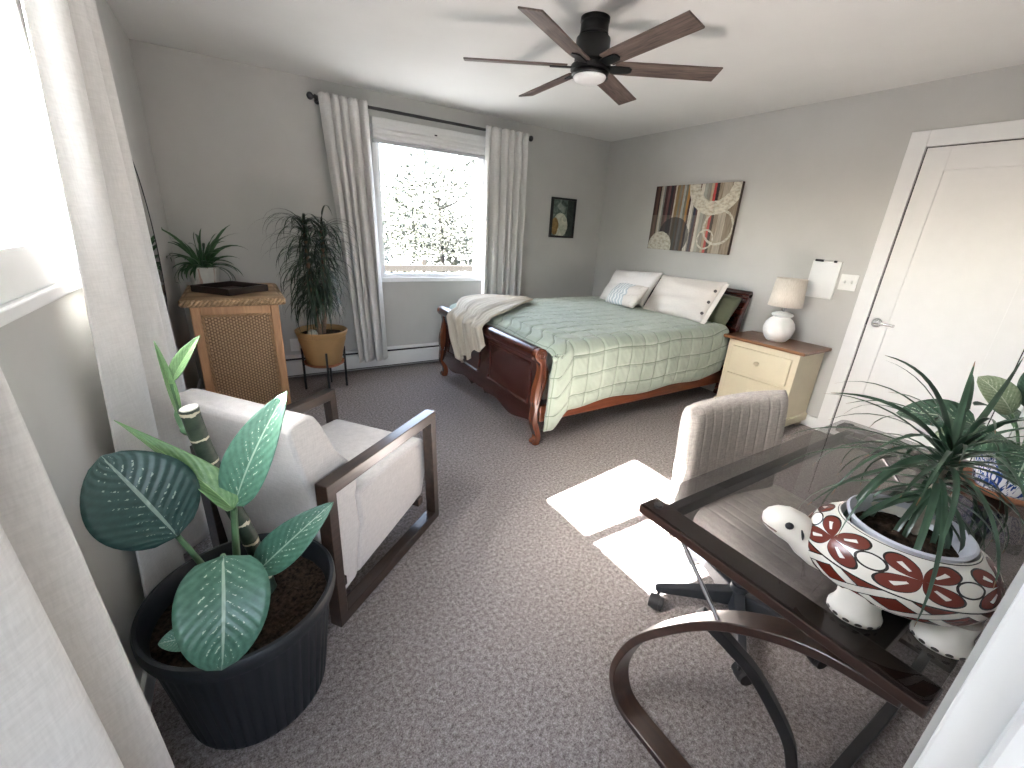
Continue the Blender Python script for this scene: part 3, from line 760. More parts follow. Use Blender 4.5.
def curtain(label, A, B, C, D_, nf, amp0, amp1, nrm, sd, group=None, base=None, mat=M_curt, ruf=.018, ph=0.0, nu=150, nv=60, cusp=False):
    """A-B top edge, C-D bottom edge; folds along nrm"""
    rnd = random.Random(sd); o = thing('linen_curtain', label, 'curtain', base or ((A[0] + B[0]) / 2, (A[1] + B[1]) / 2, A[2]), 0, group)
    A, B, C, D_ = V(A), V(B), V(C), V(D_); nrm = V(nrm).normalized()
    phs = [rnd.uniform(-.5, .5) for _ in range(12)]
    def fn(u, v):
        p = A.lerp(B, u).lerp(C.lerp(D_, u), v)
        amp = amp0 + (amp1 - amp0) * min(1, v * 1.2)
        w = 2 * pi * nf * (u + .025 * sin(u * 9 + sd) + .012 * sin(v * 3 + u * 5 + sd)) + ph
        s = sin(w); f = (amp * 1.05 * (1 - 2 * abs(sin(w / 2)) ** .8) if cusp else amp * (s * (1 - .25 * abs(s)) * 1.2)) + amp * .35 * sin(w * .5 + 1.3 * sd + v * 1.1) * min(1, v * 2)
        pinch = math.exp(-((v - .045) / .022) ** 2) * .35
        f *= (1 - pinch)
        p = p + nrm * f
        along = (B - A).normalized()
        p = p + along * amp * .35 * cos(w) * (.2 + v)
        if v < .02: p.z += .010 * abs(sin(w))
        return p
    MB().grid(fn, nu, nv).build('curtain_cloth', mat, o, True, 180, solid=.004)
    h0, h1 = .955, .9585
    return o
curtain('ivory linen curtain beside the tall potted palm, from rod to heater', (1.108, -.140, 2.315), (1.485, -.140, 2.315), (1.262, -.140, .135), (1.542, -.140, .135), 5.0, .028, .060, (0, 1, 0), 3, cusp=True, nu=240, group='ivory linen curtains')
curtain('ivory linen curtain at the bed side of the back window', (2.580, -.140, 2.315), (3.055, -.140, 2.315), (2.565, -.14, .14), (3.085, -.14, .14), 5.5, .028, .058, (0, 1, 0), 7, cusp=True, nu=240, group='ivory linen curtains')

M_shade = fabric('white_shade_cloth', (.66, .66, .655), 200, .04, .15)
ws = thing('window_shade', 'white folded fabric shade drawn up at the top of the back window', 'window shade', ((WX0 + WX1) / 2, -.03, 2.27))
MB().bx(WX0 - .005, WX1 + .005, -.062, -.024, 2.198, 2.245, .006).build('head_rail', M_shade, ws, True)
for k, (z0, z1, dy) in enumerate(((2.154, 2.201, -.066), (2.114, 2.160, -.060), (2.080, 2.120, -.066))):
    MB().prism([(-.024, z0), (dy, z0 + .004), (dy - .006, z0 + .014), (dy + .006, z1), (-.024, z1)], WX0, WX1, lambda a, b, d: V((d, a, b))).build('shade_fold', M_shade, ws, True)
MB().bx(WX0, WX1, -.060, -.028, 2.050, 2.080, .005).build('bottom_rail', plain('grey_rail', (.42, .43, .45), .5), ws, True)
MB().tube([(2.09, -.069, 2.178), (2.115, -.069, 2.178)], .006, 8).build('cord_grip', M_dark, ws, True)

# ================================================================== LEFT WINDOW CURTAINS (gathered either side, hung from one rod)
rod2 = thing('curtain_rod', 'black curtain rod over the sliding window by the armchair', 'curtain rod', (.055, -3.0, 2.30), 0, 'black curtain rods')
MB().tube([(.055, -4.12, 2.302), (.055, -1.86, 2.302)], .0125, 16).build('rod', M_black, rod2, True, 40)
for y, s in ((-4.12, 1), (-1.86, -1)):
    mb = MB(); mb.lathe([(.0135, 0), (.019, .004), (.011, .014), (.011, .020), (.024, .030), (.028, .043), (.024, .057), (.010, .066), (.001, .068)], seg=18, M=Matrix.Translation((.055, y, 2.302)) @ Matrix.Rotation(s * pi / 2, 4, 'X'))
    mb.build('finial', M_black, rod2, True, 60)
for y in (-4.09, -3.0, -1.89):
    mb = MB(); mb.tube([(.055, y, 2.296), (.055, y, 2.284), (.001, y, 2.284)], .006, 8); mb.build('rod_bracket', M_black, rod2, True, 60)
curtain('ivory linen curtain between the sliding window and the oval mirror', (.098, -2.47, 2.335), (.105, -2.10, 2.335), (.068, -2.84, .05), (.085, -1.66, .05), 2.6, .038, .050, (1, 0, 0), 2, ph=-1.3, nu=170, group='ivory linen curtains')
curtain('ivory linen curtain hanging beside the doorway, nearest to the camera', (.105, -4.10, 2.335), (.105, -3.50, 2.335), (.11, -4.12, .06), (.11, -3.27, .06), 3.0, .036, .050, (1, 0, 0), 5, ph=2.6, nu=170, group='ivory linen curtains')

# ================================================================== WALL PIECES
# small framed picture
def paint_small():
    t = NT('abstract_print'); u, v = t.uv(); vec = t.coord('UV')
    n = t.noise(vec, 4, 4, .6, 1.2)
    base = t.ramp(n, [(.3, (.02, .035, .03)), (.5, (.10, .14, .12)), (.7, (.30, .34, .30))])
    dark = t.math('GREATER_THAN', t.math('ADD', u, t.math('MULTIPLY', n, .25)), .80)
    base = t.mix(t.math('MULTIPLY', dark, .85), base, (.012, .016, .016))
    d = t.math('ADD', t.math('POWER', t.math('DIVIDE', t.math('SUBTRACT', u, .40), .34), 2), t.math('POWER', t.math('DIVIDE', t.math('SUBTRACT', v, .30), .34), 2))
    m = t.math('LESS_THAN', t.math('ADD', d, t.math('MULTIPLY', n, .7)), 1.3); base = t.mix(m, base, t.ramp(n, [(.4, (.36, .39, .31)), (.6, (.58, .58, .47))]))
    d2 = t.math('ADD', t.math('POWER', t.math('DIVIDE', t.math('SUBTRACT', u, .16), .17), 2), t.math('POWER', t.math('DIVIDE', t.math('SUBTRACT', v, .27), .24), 2))
    m2 = t.math('LESS_THAN', t.math('ADD', d2, n), 1.4); base = t.mix(m2, base, t.ramp(n, [(.35, (.13, .075, .02)), (.65, (.42, .28, .10))]))
    t.base(base); return t.set(.35)
fp = thing('framed_picture', 'small abstract green and ochre picture in a thin black frame', 'picture', (3.69, 0, 1.36))
frame_ring(MB(), fx, 3.515, 3.865, 1.355, 1.785, .022, -.030, 0, .002).build('picture_frame', M_black, fp, True)
MB().grid(lambda u, v: V((3.530 + .32 * u, -.014, 1.370 + .40 * v)), 1, 1).build('print', paint_small(), fp, True, solid=.004, off=0)

# striped abstract canvas
def paint_big():
    t = NT('striped_abstract_canvas'); u, v = t.uv(); vec = t.coord('UV')
    n = t.noise(t.coord('UV', (60, 4, 1)), 1.0, 4, .65); n2 = t.noise(vec, 26, 3)
    uu = t.math('ADD', u, t.math('MULTIPLY', t.math('SUBTRACT', n2, .5), .012))
    S = [(0, (.045, .018, .014)), (.03, (.10, .045, .03)), (.055, (.03, .012, .012)), (.075, (.40, .36, .28)), (.09, (.48, .47, .42)), (.115, (.20, .21, .19)), (.135, (.05, .02, .02)), (.17, (.14, .06, .06)), (.20, (.02, .014, .018)), (.235, (.07, .03, .03)), (.262, (.52, .46, .38)),
         (.285, (.24, .16, .07)), (.32, (.20, .19, .15)), (.345, (.26, .17, .10)), (.37, (.34, .36, .33)), (.395, (.17, .16, .12)), (.425, (.40, .20, .06)), (.452, (.05, .022, .018)), (.475, (.62, .60, .53)), (.51, (.30, .29, .25)), (.525, (.028, .03, .055)), (.558, (.10, .04, .045)),
         (.578, (.58, .54, .46)), (.61, (.34, .35, .31)), (.65, (.26, .25, .21)), (.69, (.44, .34, .24)), (.715, (.50, .055, .05)), (.745, (.03, .014, .014)), (.775, (.27, .22, .16)), (.82, (.40, .35, .28)), (.90, (.24, .19, .14))]
    c = t.ramp(uu, S, 'CONSTANT')
    up_ = t.math('GREATER_THAN', v, .55)
    c = t.mix(t.math('MULTIPLY', t.math('SUBTRACT', 1.0, up_), .35), c, t.mix(.5, c, (.36, .33, .27)))
    c = t.mix(.55, c, t.ramp(n, [(.3, (.25, .22, .2)), (.62, (1.0, 1.0, 1.0)), (.75, (1.5, 1.45, 1.35))]), 'MULTIPLY')
    def disc(cx, cy, r, col, r0=0.0, fac=.9):
        d = t.math('SQRT', t.math('ADD', t.math('POWER', t.math('MULTIPLY', t.math('SUBTRACT', u, cx), 1.53), 2), t.math('POWER', t.math('SUBTRACT', v, cy), 2)))
        d = t.math('ADD', d, t.math('MULTIPLY', t.math('SUBTRACT', n2, .5), .03))
        m = t.math('LESS_THAN', d, r)
        if r0: m = t.math('MULTIPLY', m, t.math('GREATER_THAN', d, r0))
        return t.mix(t.math('MULTIPLY', m, fac), c, col)
    pale = t.ramp(n2, [(.35, (.38, .35, .28)), (.6, (.60, .57, .48))])
    c = disc(.32, .22, .30, (.022, .022, .028), 0, .75)
    c = disc(.74, 1.02, .47, pale, .27)
    c = disc(.84, .38, .26, pale, .225, .7)
    c = disc(.72, .20, .15, pale, .125, .8)
    c = disc(.16, .05, .24, pale)
    t.base(c); t.bump(n, .2, .004); return t.set(.6, 0, .3)
cv = thing('canvas_picture', 'unframed abstract canvas of vertical stripes and pale rings over the bed', 'painting', (W, -1.30, 1.30))
mcv = MB().bx(W - .036, W - .002, -1.782, -.832, 1.302, 1.922)
mcv.build('stretched_canvas', plain('canvas_edge', (.055, .035, .028), .7), cv, True)
MB().grid(lambda u, v: V((W - .0368, -.833 - .948 * u, 1.303 + .618 * v)), 1, 1).build('painted_face', paint_big(), cv, True, solid=.001, off=0)

# small whiteboard with marker
M_wb = plain('whiteboard_surface', (.74, .75, .75), .25, var=.01)
wb = thing('whiteboard', 'small white dry erase board on the wall above the table lamp', 'whiteboard', (W, -2.605, 1.04))
MB().bx(W - .012, W - .001, -2.703, -2.507, 1.04, 1.316, .003).build('board', M_wb, wb, True)
frame_ring(MB(), lambda mb, a0, a1, d0, d1, z0, z1, b: mb.bx(W - d1, W - d0, a0, a1, z0, z1, b), -2.705, -2.505, 1.038, 1.318, .006, 0, .0145, .001).build('board_rim', M_plastic, wb, True)
mk = thing('dry_erase_marker', 'black and white marker clipped along the top of the whiteboard', 'marker', (W - .022, -2.60, 1.318))
MB().tube([(W - .022, -2.655, 1.318), (W - .022, -2.585, 1.319)], .0075, 12).build('marker_barrel', M_plastic, mk, True, 50)
MB().tube([(W - .022, -2.585, 1.319), (W - .022, -2.525, 1.320)], .0085, 12).build('marker_cap', M_black, mk, True, 50)
MB().tube([(W - .022, -2.655, 1.318), (W - .022, -2.672, 1.318)], .0082, 12).build('marker_end', M_black, mk, True, 50)
# double switch
sw = thing('light_switch', 'white double toggle light switch plate next to the door casing', 'light switch', (W, -2.779, 1.178))
MB().bx(W - .007, W, -2.837, -2.721, 1.120, 1.236, .003).build('switch_plate', M_plastic, sw, True)
for y in (-2.756, -2.802):
    MB().box((W - .012, y, 1.181), (.016, .010, .022), Matrix.Rotation(radians(22), 4, 'Y'), .002).build('toggle', M_plastic, sw, True)
    
# outlet
ot = thing('wall_outlet', 'white wall outlet beside the wicker cabinet, above the heater', 'outlet', (.75, 0, .31))
MB().bx(.713, .785, -.006, 0, .252, .368, .002).build('outlet_plate', M_plastic, ot, True)
for z in (.29, .33): MB().bx(.735, .763, -.009, -.004, z - .013, z + .013, .002).build('socket', M_plastic, ot, True)

# baseboard heater
bh = thing('baseboard_heater', 'long white baseboard heater under the back window', 'heater', (2.2, -.03, 0))
XA, XB = .10, 4.25
MB().bx(XA, XB, -.012, 0, .02, .215).build('back_plate', M_heater, bh, True)
MB().prism([(-.005, .217), (-.062, .213), (-.068, .207), (-.068, .201), (-.058, .204), (-.005, .208)], XA, XB, lambda a, b, d: V((d, a, b))).build('top_cover', M_heater, bh, True)
MB().prism([(-.066, .040), (-.070, .044), (-.070, .170), (-.052, .184), (-.048, .180), (-.064, .166), (-.064, .044)], XA, XB, lambda a, b, d: V((d, a, b))).build('front_cover', M_heater, bh, True)
MB().bx(XA, XB, -.056, -.012, .03, .195).build('heating_fins', M_dark, bh, True)

# oval mirror
om = thing('oval_mirror', 'oval wall mirror with a thin black rim', 'mirror', (0, -1.22, 1.2))
ring = [V((.018, -1.22 + .365 * cos(a), 1.2 + .49 * sin(a))) for a in [2 * pi * i / 96 for i in range(96)]]
mb = MB(); rings = []
for i, p in enumerate(ring):
    n = (ring[(i + 1) % 96] - ring[i - 1]).normalized().cross(V((1, 0, 0)))
    rings.append([p + n * a + V((b, 0, 0)) for a, b in ((-.007, -.014), (.005, -.014), (.005, -.002), (-.007, -.002))])
rings.append(rings[0]); mb.ring_faces(rings, True, False); mb.build('mirror_rim', M_black, om, True, 40)
mb = MB(); mb.prism([(-1.22 + .361 * cos(2 * pi * i / 96), 1.2 + .486 * sin(2 * pi * i / 96)) for i in range(96)], .004, .014, lambda a, b, d: V((d, a, b)))
mm = NT('mirror_glass'); mm.base((.80, .82, .83)); mb.build('mirror_glass', mm.set(.02, 1), om, True)

# ================================================================== WICKER CABINET
def wicker(name, nu, nv, dark, light):
    t = NT(name); u, v = t.uv()
    a = t.math('MULTIPLY', u, nu); b = t.math('MULTIPLY', v, nv)
    par = t.math('MODULO', t.math('FLOOR', a), 2.0)
    w = t.math('ABSOLUTE', t.math('SINE', t.math('MULTIPLY', t.math('ADD', t.math('MULTIPLY', b, .5), t.math('MULTIPLY', par, .5)), pi)))
    e = t.math('ABSOLUTE', t.math('SINE', t.math('MULTIPLY', a, pi)))
    hgt = t.math('MULTIPLY', t.math('POWER', w, .6), t.math('POWER', e, .5))
    n = t.noise(t.coord('UV'), 30, 3)
    f = t.math('ADD', t.math('MULTIPLY', hgt, .75), t.math('MULTIPLY', n, .3))
    t.base(t.ramp(f, [(.2, dark), (.6, tuple((x + y) / 2 for x, y in zip(dark, light))), (.9, light)])); t.bump(hgt, .8, .006)
    return t.set(.5, 0, .4)
M_wick = wicker('woven_rattan', 24, 64, (.14, .075, .037), (.62, .42, .255))
M_rat = wicker('rattan_wrap', 5, 60, (.16, .075, .028), (.40, .215, .095))
M_brd = wicker('braided_rattan', 26, 10, (.26, .15, .075), (.56, .37, .21))
M_rwood = wood('rattan_frame_wood', (.42, .215, .105), (.62, .365, .19), 4, 'Z', .45)
KX0, KX1, KY0, KY1, KZ = .115, .605, -.93, -.26, .90
cb = thing('wicker_cabinet', 'honey brown wicker cabinet with woven front panel and braided top edge', 'cabinet', ((KX0 + KX1) / 2, (KY0 + KY1) / 2, 0))
MB().bx(KX0 + .02, KX1 - .02, KY0 + .022, KY1, .05, KZ - .05).build('body', M_rwood, cb, True)
def post(x, y, z0, z1, r=.022):
    return MB().bx(x - r, x + r, y - r, y + r, z0, z1, .008)
for x in (KX0 + .024, KX1 - .024):
    for y in (KY0 + .024, KY1 - .024): post(x, y, 0, KZ - .05, .026).build('corner_post', M_rwood, cb, True)
for z in (KZ - .085, .09): MB().bx(KX0 + .05, KX1 - .05, KY0 + .002, KY0 + .04, z - .03, z + .03, .006).build('front_rail', M_rwood, cb, True)
def weave(u, v):
    x = KX0 + .05 + (KX1 - KX0 - .10) * u; z = .12 + (KZ - .115 - .12) * v
    return V((x, KY0 + .010 + .002 * sin(u * 34 * pi) * sin(v * 37 * pi * 1), z))
MB().grid(weave, 136, 150).build('woven_panel', M_wick, cb, True, 180, solid=.006, off=-1)
mb = MB(); x0, x1, z0, z1 = KX0 + .058, KX1 - .058, .13, KZ - .12
for k in (0, 1):
    def braid(p, q, n=90, k=k):
        p, q = V(p), V(q); s = V((0, -1, 0)); d = (q - p).normalized(); t = d.cross(s)
        return [p.lerp(q, i / n) + (t * cos(i * .55 + k * pi) + s * sin(i * .55 + k * pi)) * .0055 for i in range(n + 1)]
    y = KY0 + .006
    for p, q in (((x0, y, z0), (x0, y, z1)), ((x1, y, z0), (x1, y, z1)), ((x0, y, z1), (x1, y, z1)), ((x0, y, z0), (x1, y, z0))): mb.tube(braid(p, q), .0055, 6)
mb.build('panel_braid', plain('rattan_strand', (.40, .24, .125), .5, var=.3, scale=60), cb, True, 60)
# rounded overhanging top
prof = [(KY0 - .035, KZ - .055), (KY0 - .050, KZ - .035), (KY0 - .045, KZ - .012), (KY0 - .02, KZ - .001), (KY0 + .03, KZ), (KY1 + .0, KZ), (KY1 + .01, KZ - .02), (KY1 + .0, KZ - .05)]
mb = MB(); rings = []
for x, k in ((KX0 - .045, .5), (KX0 - .038, .8), (KX0 - .02, .95), (KX0, 1), (KX1, 1), (KX1 + .02, .95), (KX1 + .038, .8), (KX1 + .045, .5)):
    rings.append([V((x, (KY0 + KY1) / 2 + (y - (KY0 + KY1) / 2) * (1 - (1 - k) * .04), KZ - .03 + (z - KZ + .03) * k)) for y, z in prof])
mb.ring_faces(rings); mb.build('cabinet_top', M_brd, cb, True, 60)
mb = MB()
for k in range(3):
    pts = [V((KX0 - .04 + (KX1 - KX0 + .08) * i / 120, KY0 - .044 + .010 * sin(i * .42 + k * 2.09), KZ - .030 + .014 * cos(i * .42 + k * 2.09))) for i in range(121)]
    mb.tube(pts, .0085, 6)
mb.build('top_braid', plain('rattan_braid_strand', (.46, .30, .17), .5, var=.35, scale=50), cb, True, 60)

# tray
M_ebony = wood('ebony_tray_wood', (.010, .006, .005), (.04, .024, .018), 4, 'X', .35)
ty = thing('wooden_tray', 'shallow dark brown wooden tray on the wicker cabinet', 'tray', (.345, -.675, KZ), radians(42))
mb = MB(); mb.bx(-.15, .15, -.15, .15, 0, .008)
mb.build('tray_bottom', M_ebony, ty)
frame_ring(MB(), lambda mb, a0, a1, d0, d1, z0, z1, b: mb.bx(a0, a1, z0, z1, d0, d1, b), -.16, .16, -.16, .16, .014, 0, .044, .003).build('tray_rim', M_ebony, ty)
# ================================================================== PLANTS
M_soil = plain('potting_soil', (.030, .020, .014), 1.0, spec=.1, var=.8, scale=90, bump=1.0, bscale=110)
def leaf_mat(name, dark, light, edge=None, rough=.45):
    t = NT(name); u, v = t.uv(); n = t.noise(t.coord('Object'), 9, 2)
    d = t.math('ABSOLUTE', t.math('SUBTRACT', u, .5))
    c = t.ramp(t.math('ADD', t.math('MULTIPLY', n, .7), t.math('MULTIPLY', d, .5)), [(.3, dark), (.75, light)])
    if edge: c = t.mix(t.math('GREATER_THAN', v, .955), c, edge)
    t.base(c); m = t.set(rough, 0, .45); return m
def arching(base, az, el, L, droop, n=9, twist=0.0):
    """points of a leaf that starts at elevation el and curves down by droop"""
    pts = [V(base)]; e = el
    for i in range(n):
        e -= droop / n * (1 + i / n * .8)
        pts.append(pts[-1] + V((cos(az) * cos(e), sin(az) * cos(e), sin(e))) * (L / n)); az += twist / n
    return pts
def soil_disc(name, parent, c, r, bump=.006, sx=1, seg=36, sd=0):
    mb = MB()
    mb.grid(lambda u, v: V((c[0] + r * u * cos(2 * pi * v), c[1] + r * u * sin(2 * pi * v), c[2] + bump * noise.noise(V((u * cos(2 * pi * v) * 6, u * sin(2 * pi * v) * 6, sd))) * 2 * (1 - u ** 6) - .012 * u)), 14, 40)
    bmesh.ops.remove_doubles(mb.bm, verts=mb.bm.verts, dist=1e-6)
    return mb.build(name, M_soil, parent, smooth=180)

# spider plant on the cabinet
sp = thing('spider_plant', 'spider plant in a white pot with pinkish drips on the wicker cabinet', 'potted plant', (.190, -.36, KZ))
def drip():
    t = NT('white_glaze_with_drips'); u, v = t.uv(); n = t.noise(t.coord('UV', (26, 1.5, 1)), 1, 3, .6)
    m = t.math('GREATER_THAN', t.math('ADD', n, t.math('MULTIPLY', v, .10)), .60)
    t.base(t.mix(m, (.66, .64, .60), (.46, .33, .27))); return t.set(.35)
mb = MB(); mb.lathe([(.001, .012), (.082, .012), (.100, .125), (.104, .128), (.104, .134), (.097, .134), (.094, .12), (.001, .115)], seg=10); mb.build('plant_pot', drip(), sp, smooth=25)
mb = MB(); mb.lathe([(.001, 0), (.085, 0), (.118, .014), (.116, .017), (.085, .005), (.001, .005)], seg=32); mb.build('pot_saucer', M_ceram, sp, smooth=60)
soil_disc('soil', sp, (0, 0, .125), .094)
rnd = random.Random(4); mb = MB()
for k in range(58):
    az = k * 2.4 + rnd.uniform(-.2, .2); el = rnd.uniform(.5, 1.5); L = rnd.uniform(.19, .31) * (1.35 if el > 1.2 else 1)
    if sin(az) < -.6: L *= .8
    r = rnd.uniform(0, .035); pts = arching((r * cos(az), r * sin(az), .12), az, el, L, rnd.uniform(1.0, 2.1) * (1.35 - el * .55), 9, rnd.uniform(-.5, .5))
    for p in pts: p.z = max(p.z, .014); p.x = max(p.x, -.180)
    side = V((cos(az + .3), sin(az + .3), .9))
    mb.blade(pts, rnd.uniform(.010, .016), side, 2, .3, lambda t: (min(1, t * 4 + .45)) * (1 - t ** 2.2) ** .7 if t < 1 else 0)
mb.build('leaves', leaf_mat('spider_plant_leaf', (.020, .060, .025), (.075, .16, .065)), sp, smooth=180)

# plant stand
ps = thing('plant_stand', 'black metal four legged plant stand', 'plant stand', (.93, -.425, 0), radians(0))
SZ = .245
for a in (radians(-92), radians(158), radians(8), radians(68)):
    x, y = .172 * cos(a), .172 * sin(a)
    MB().box((x, y, .185), (.016, .016, .37), a, .002).build('leg', M_black, ps)
for a in (radians(-92), radians(158)):
    pass
mb = MB(); mb.bar([(.172 * cos(radians(-92)), .172 * sin(radians(-92)), SZ - .02), (.172 * cos(radians(68)), .172 * sin(radians(68)), SZ - .02)], .016, .014, (1, 0, 0)); mb.build('cross_bar', M_black, ps)
mb = MB(); mb.bar([(.172 * cos(radians(158)), .172 * sin(radians(158)), SZ - .02), (.172 * cos(radians(8)), .172 * sin(radians(8)), SZ - .02)], .016, .014, (0, 1, 0)); mb.build('cross_bar', M_black, ps)

# tall dracaena in a tan pot
M_tan = plain('tan_plastic_pot', (.40, .245, .105), .5, var=.05)
M_terra = plain('terracotta', (.30, .12, .06), .8, var=.15, scale=8)
tp = thing('tall_potted_palm', 'tall drooping narrow leaved palm in a tan pot', 'potted plant', (.93, -.425, SZ - .012))
mb = MB(); mb.lathe([(.001, 0), (.135, 0), (.158, .014), (.160, .030), (.154, .030), (.150, .018), (.001, .010)], seg=40); mb.build('pot_saucer', M_terra, tp, smooth=50)
mb = MB(); mb.lathe([(.001, .014), (.132, .014), (.140, .03), (.178, .205), (.184, .215), (.186, .25), (.184, .252), (.192, .258), (.202, .288), (.205, .300), (.198, .305), (.188, .296), (.180, .262), (.001, .25)], seg=48); mb.build('plant_pot', M_tan, tp, smooth=40)
soil_disc('soil', tp, (0, 0, .275), .187, .008)
ptk = plain('palm_trunk_bark', (.20, .125, .085), .9, var=.4, scale=30, bump=.6, bscale=40)
S1 = catmull([(-.015, -.02, .27), (-.03, -.02, .40), (-.045, -.015, .58), (-.05, -.01, .84), (-.05, 0, 1.16)], 6)
S2 = catmull([(.012, -.01, .27), (.035, .0, .42), (.045, .01, .60), (.065, .01, .86), (.075, .015, 1.12)], 6)
for S in (S1, S2): MB().tube(S, [.019 - .006 * i / len(S) for i in range(len(S))], 10).build('trunk', ptk, tp, smooth=60)
rnd = random.Random(11); mb = MB()
for S, cnt in ((S1, 290), (S2, 260)):
    for k in range(cnt):
        t = .42 + .58 * (k / cnt) ** .8; b = S[int(t * (len(S) - 1))]
        az = k * 2.3999 + rnd.uniform(-.3, .3); top = (t - .42) / .58
        el = -.15 + 1.35 * top ** 1.6 + rnd.uniform(-.2, .25); L = rnd.uniform(.30, .46) * (.85 + .25 * top)
        if sin(az) > .25: L *= .62                      # kept short of the wall
        if cos(az) > .3: L *= .80
        pts = arching(b, az, el, L, rnd.uniform(1.25, 2.1) * (.75 + .35 * top), 9, rnd.uniform(-.25, .25))
        for p in pts:
            if p.z < .70: p.x = max(p.x, -.262)
        mb.blade(pts, rnd.uniform(.006, .0095), V((cos(az), sin(az), 1.2)), 2, .3, lambda t: (min(1, t * 5 + .6)) * (1 - t ** 1.8) if t < 1 else 0)
mb.build('leaves', leaf_mat('palm_leaf', (.008, .020, .010), (.035, .065, .035)), tp, smooth=180)
rk = MB(); rk.sphere((0, 0, 0), (.040, .034, .034), 16)
for v in rk.bm.verts: v.co *= 1 + .22 * noise.noise(v.co * 28)
o = rk.build('garden_stone', plain('pale_stone', (.44, .43, .36), .85, var=.3, scale=30), None, smooth=180)
o.location = (.93 - .085, -.425 - .115, SZ - .012 + .30); tag(o, 'pale round stone lying on the soil of the tan palm pot', 'stone')

# dieffenbachia in the black fluted pot
M_pot = plain('black_plastic_pot', (.0065, .0085, .011), .5, var=.1)
PX, PY, PR = .298, -3.033, .245
db = thing('dumb_cane_plant', 'large leaved dumb cane in a black fluted pot behind the armchair', 'potted plant', (PX, PY, 0))
mb = MB(); rings = []; SEG = 180
def potring(r, z, fl):
    return [V(((r - fl * max(0, cos(2 * pi * j / SEG * 45)) ** 2) * cos(2 * pi * j / SEG), (r - fl * max(0, cos(2 * pi * j / SEG * 45)) ** 2) * sin(2 * pi * j / SEG), z)) for j in range(SEG)]
for r, z, fl in ((.002, 0, 0), (.180, 0, 0), (.187, .006, .0), (.190, .02, .006), (.228, .325, .006), (.231, .338, 0), (.236, .345, 0), (.243, .348, 0), (.247, .362, 0), (.247, .384, 0), (.243, .392, 0), (.234, .393, 0), (.229, .386, 0), (.224, .35, 0), (.216, .31, 0), (.002, .30, 0)):
    rings.append(potring(r, z, fl))
mb.ring_faces(rings, True, True); mb.build('plant_pot', M_pot, db, smooth=40)
o = soil_disc('soil', db, (0, 0, .335), .222, .012)
def dumb_mat(name, dark, light, vein, k=1.0):
    t = NT(name); u, v = t.uv(); d = t.math('ABSOLUTE', t.math('SUBTRACT', u, .5))
    n = t.noise(t.coord('UV', (5, 9, 1)), 2.0, 3)
    s = t.math('SUBTRACT', v, t.math('MULTIPLY', d, .62)); w = t.math('SINE', t.math('MULTIPLY', s, 2 * pi * 11))
    c = t.ramp(t.math('ADD', t.math('MULTIPLY', n, .6), t.math('MULTIPLY', w, .07)), [(.12, dark), (.6, light)])
    nv = t.noise(t.coord('UV', (10, 26, 1)), 1.3, 2, .6)
    m = t.math('MULTIPLY', t.math('GREATER_THAN', w, .82), t.math('GREATER_THAN', nv, .57))
    m = t.math('MULTIPLY', m, t.math('MULTIPLY', t.math('LESS_THAN', d, .26), t.math('GREATER_THAN', d, .03)))
    c = t.mix(t.math('MULTIPLY', m, k), c, vein)
    c = t.mix(t.math('LESS_THAN', d, .020), c, tuple(x * .5 + y * .5 for x, y in zip(light, vein)))
    t.base(c); t.bump(w, .18, .003); return t.set(.38, 0, .5)
DK = dumb_mat('dumb_cane_dark_leaf', (.010, .036, .032), (.030, .080, .070), (.34, .41, .35), .7)
MD = dumb_mat('dumb_cane_mid_leaf', (.030, .095, .060), (.085, .20, .140), (.46, .54, .42), .85)
LT = dumb_mat('dumb_cane_pale_leaf', (.06, .16, .105), (.15, .31, .225), (.60, .68, .55), .9)
YG = dumb_mat('dumb_cane_young_leaf', (.09, .18, .07), (.22, .36, .16), (.40, .52, .28), .3)
M_stem = plain('dumb_cane_petiole', (.075, .15, .07), .45, var=.3, scale=20)
camP = V((.416, -4.218, 1.407))
def big_leaf(base, tip, w, mat, sag=.03, fold=.22, nrm=None, prof=None, root=None, ctrl=None, nm=None):
    b, t = V(base), V(tip); mid = (b + t) / 2
    n = V(nrm) if nrm else ((camP - mid).normalized() + V((0, 0, .35))).normalized()
    m = V(ctrl) if ctrl else mid + n * sag
    pts = bez(b, m * 2 - (b + t) / 2, t, 18)
    pf = prof or (lambda s: (sin(pi * min(1, s * 1.0) ** .72) ** .78) if 0 < s < 1 else 0)
    mb = MB(); mb.blade(pts, w, n, 12, fold, pf)
    o = mb.build('leaf', mat, db, True, 180, solid=.0014)
    if root:
        q = V(root); mb = MB(); mb.tube(bez(q, (q + b) / 2 + V((0, 0, .05)) + (q - b) * .1, b, 8), [.011 - .0006 * i for i in range(9)], 8)
        mb.build('petiole', M_stem, o, True, 60)
    return o
RT = (.290, -3.06, .345)
oval = lambda s: (sin(pi * s ** .85) ** .62) if 0 < s < 1 else 0
big_leaf((.208, -3.135, .688), (.116, -3.115, .915), .100, DK, .02, .10, None, oval, (.275, -3.075, .345))
big_leaf((.287, -3.165, .622), (.254, -3.29, .400), .116, MD, .035, .16, (.15, -.72, .55), lambda s: 1.02 * (s ** .42) * (1 - s) ** .62 / .60 * .97 if 0 < s < 1 else 0, (.288, -3.07, .35))
big_leaf((.345, -3.10, .49), (.552, -3.12, .662), .050, MD, .02, .45, (-.25, -.80, .55), None, (.315, -3.06, .35))
big_leaf((.321, -3.065, .69), (.476, -3.06, .985), .056, LT, .03, .35, (-.35, -.85, .42), None, RT)
o5 = big_leaf((.318, -3.08, .690), (.129, -3.02, .955), .040, YG, .0, .9, (.35, -.55, .75), lambda s: (sin(pi * s ** .55) ** .9 * (1 - .35 * s)) if 0 < s < 1 else 0, RT, (.240, -3.055, .815))
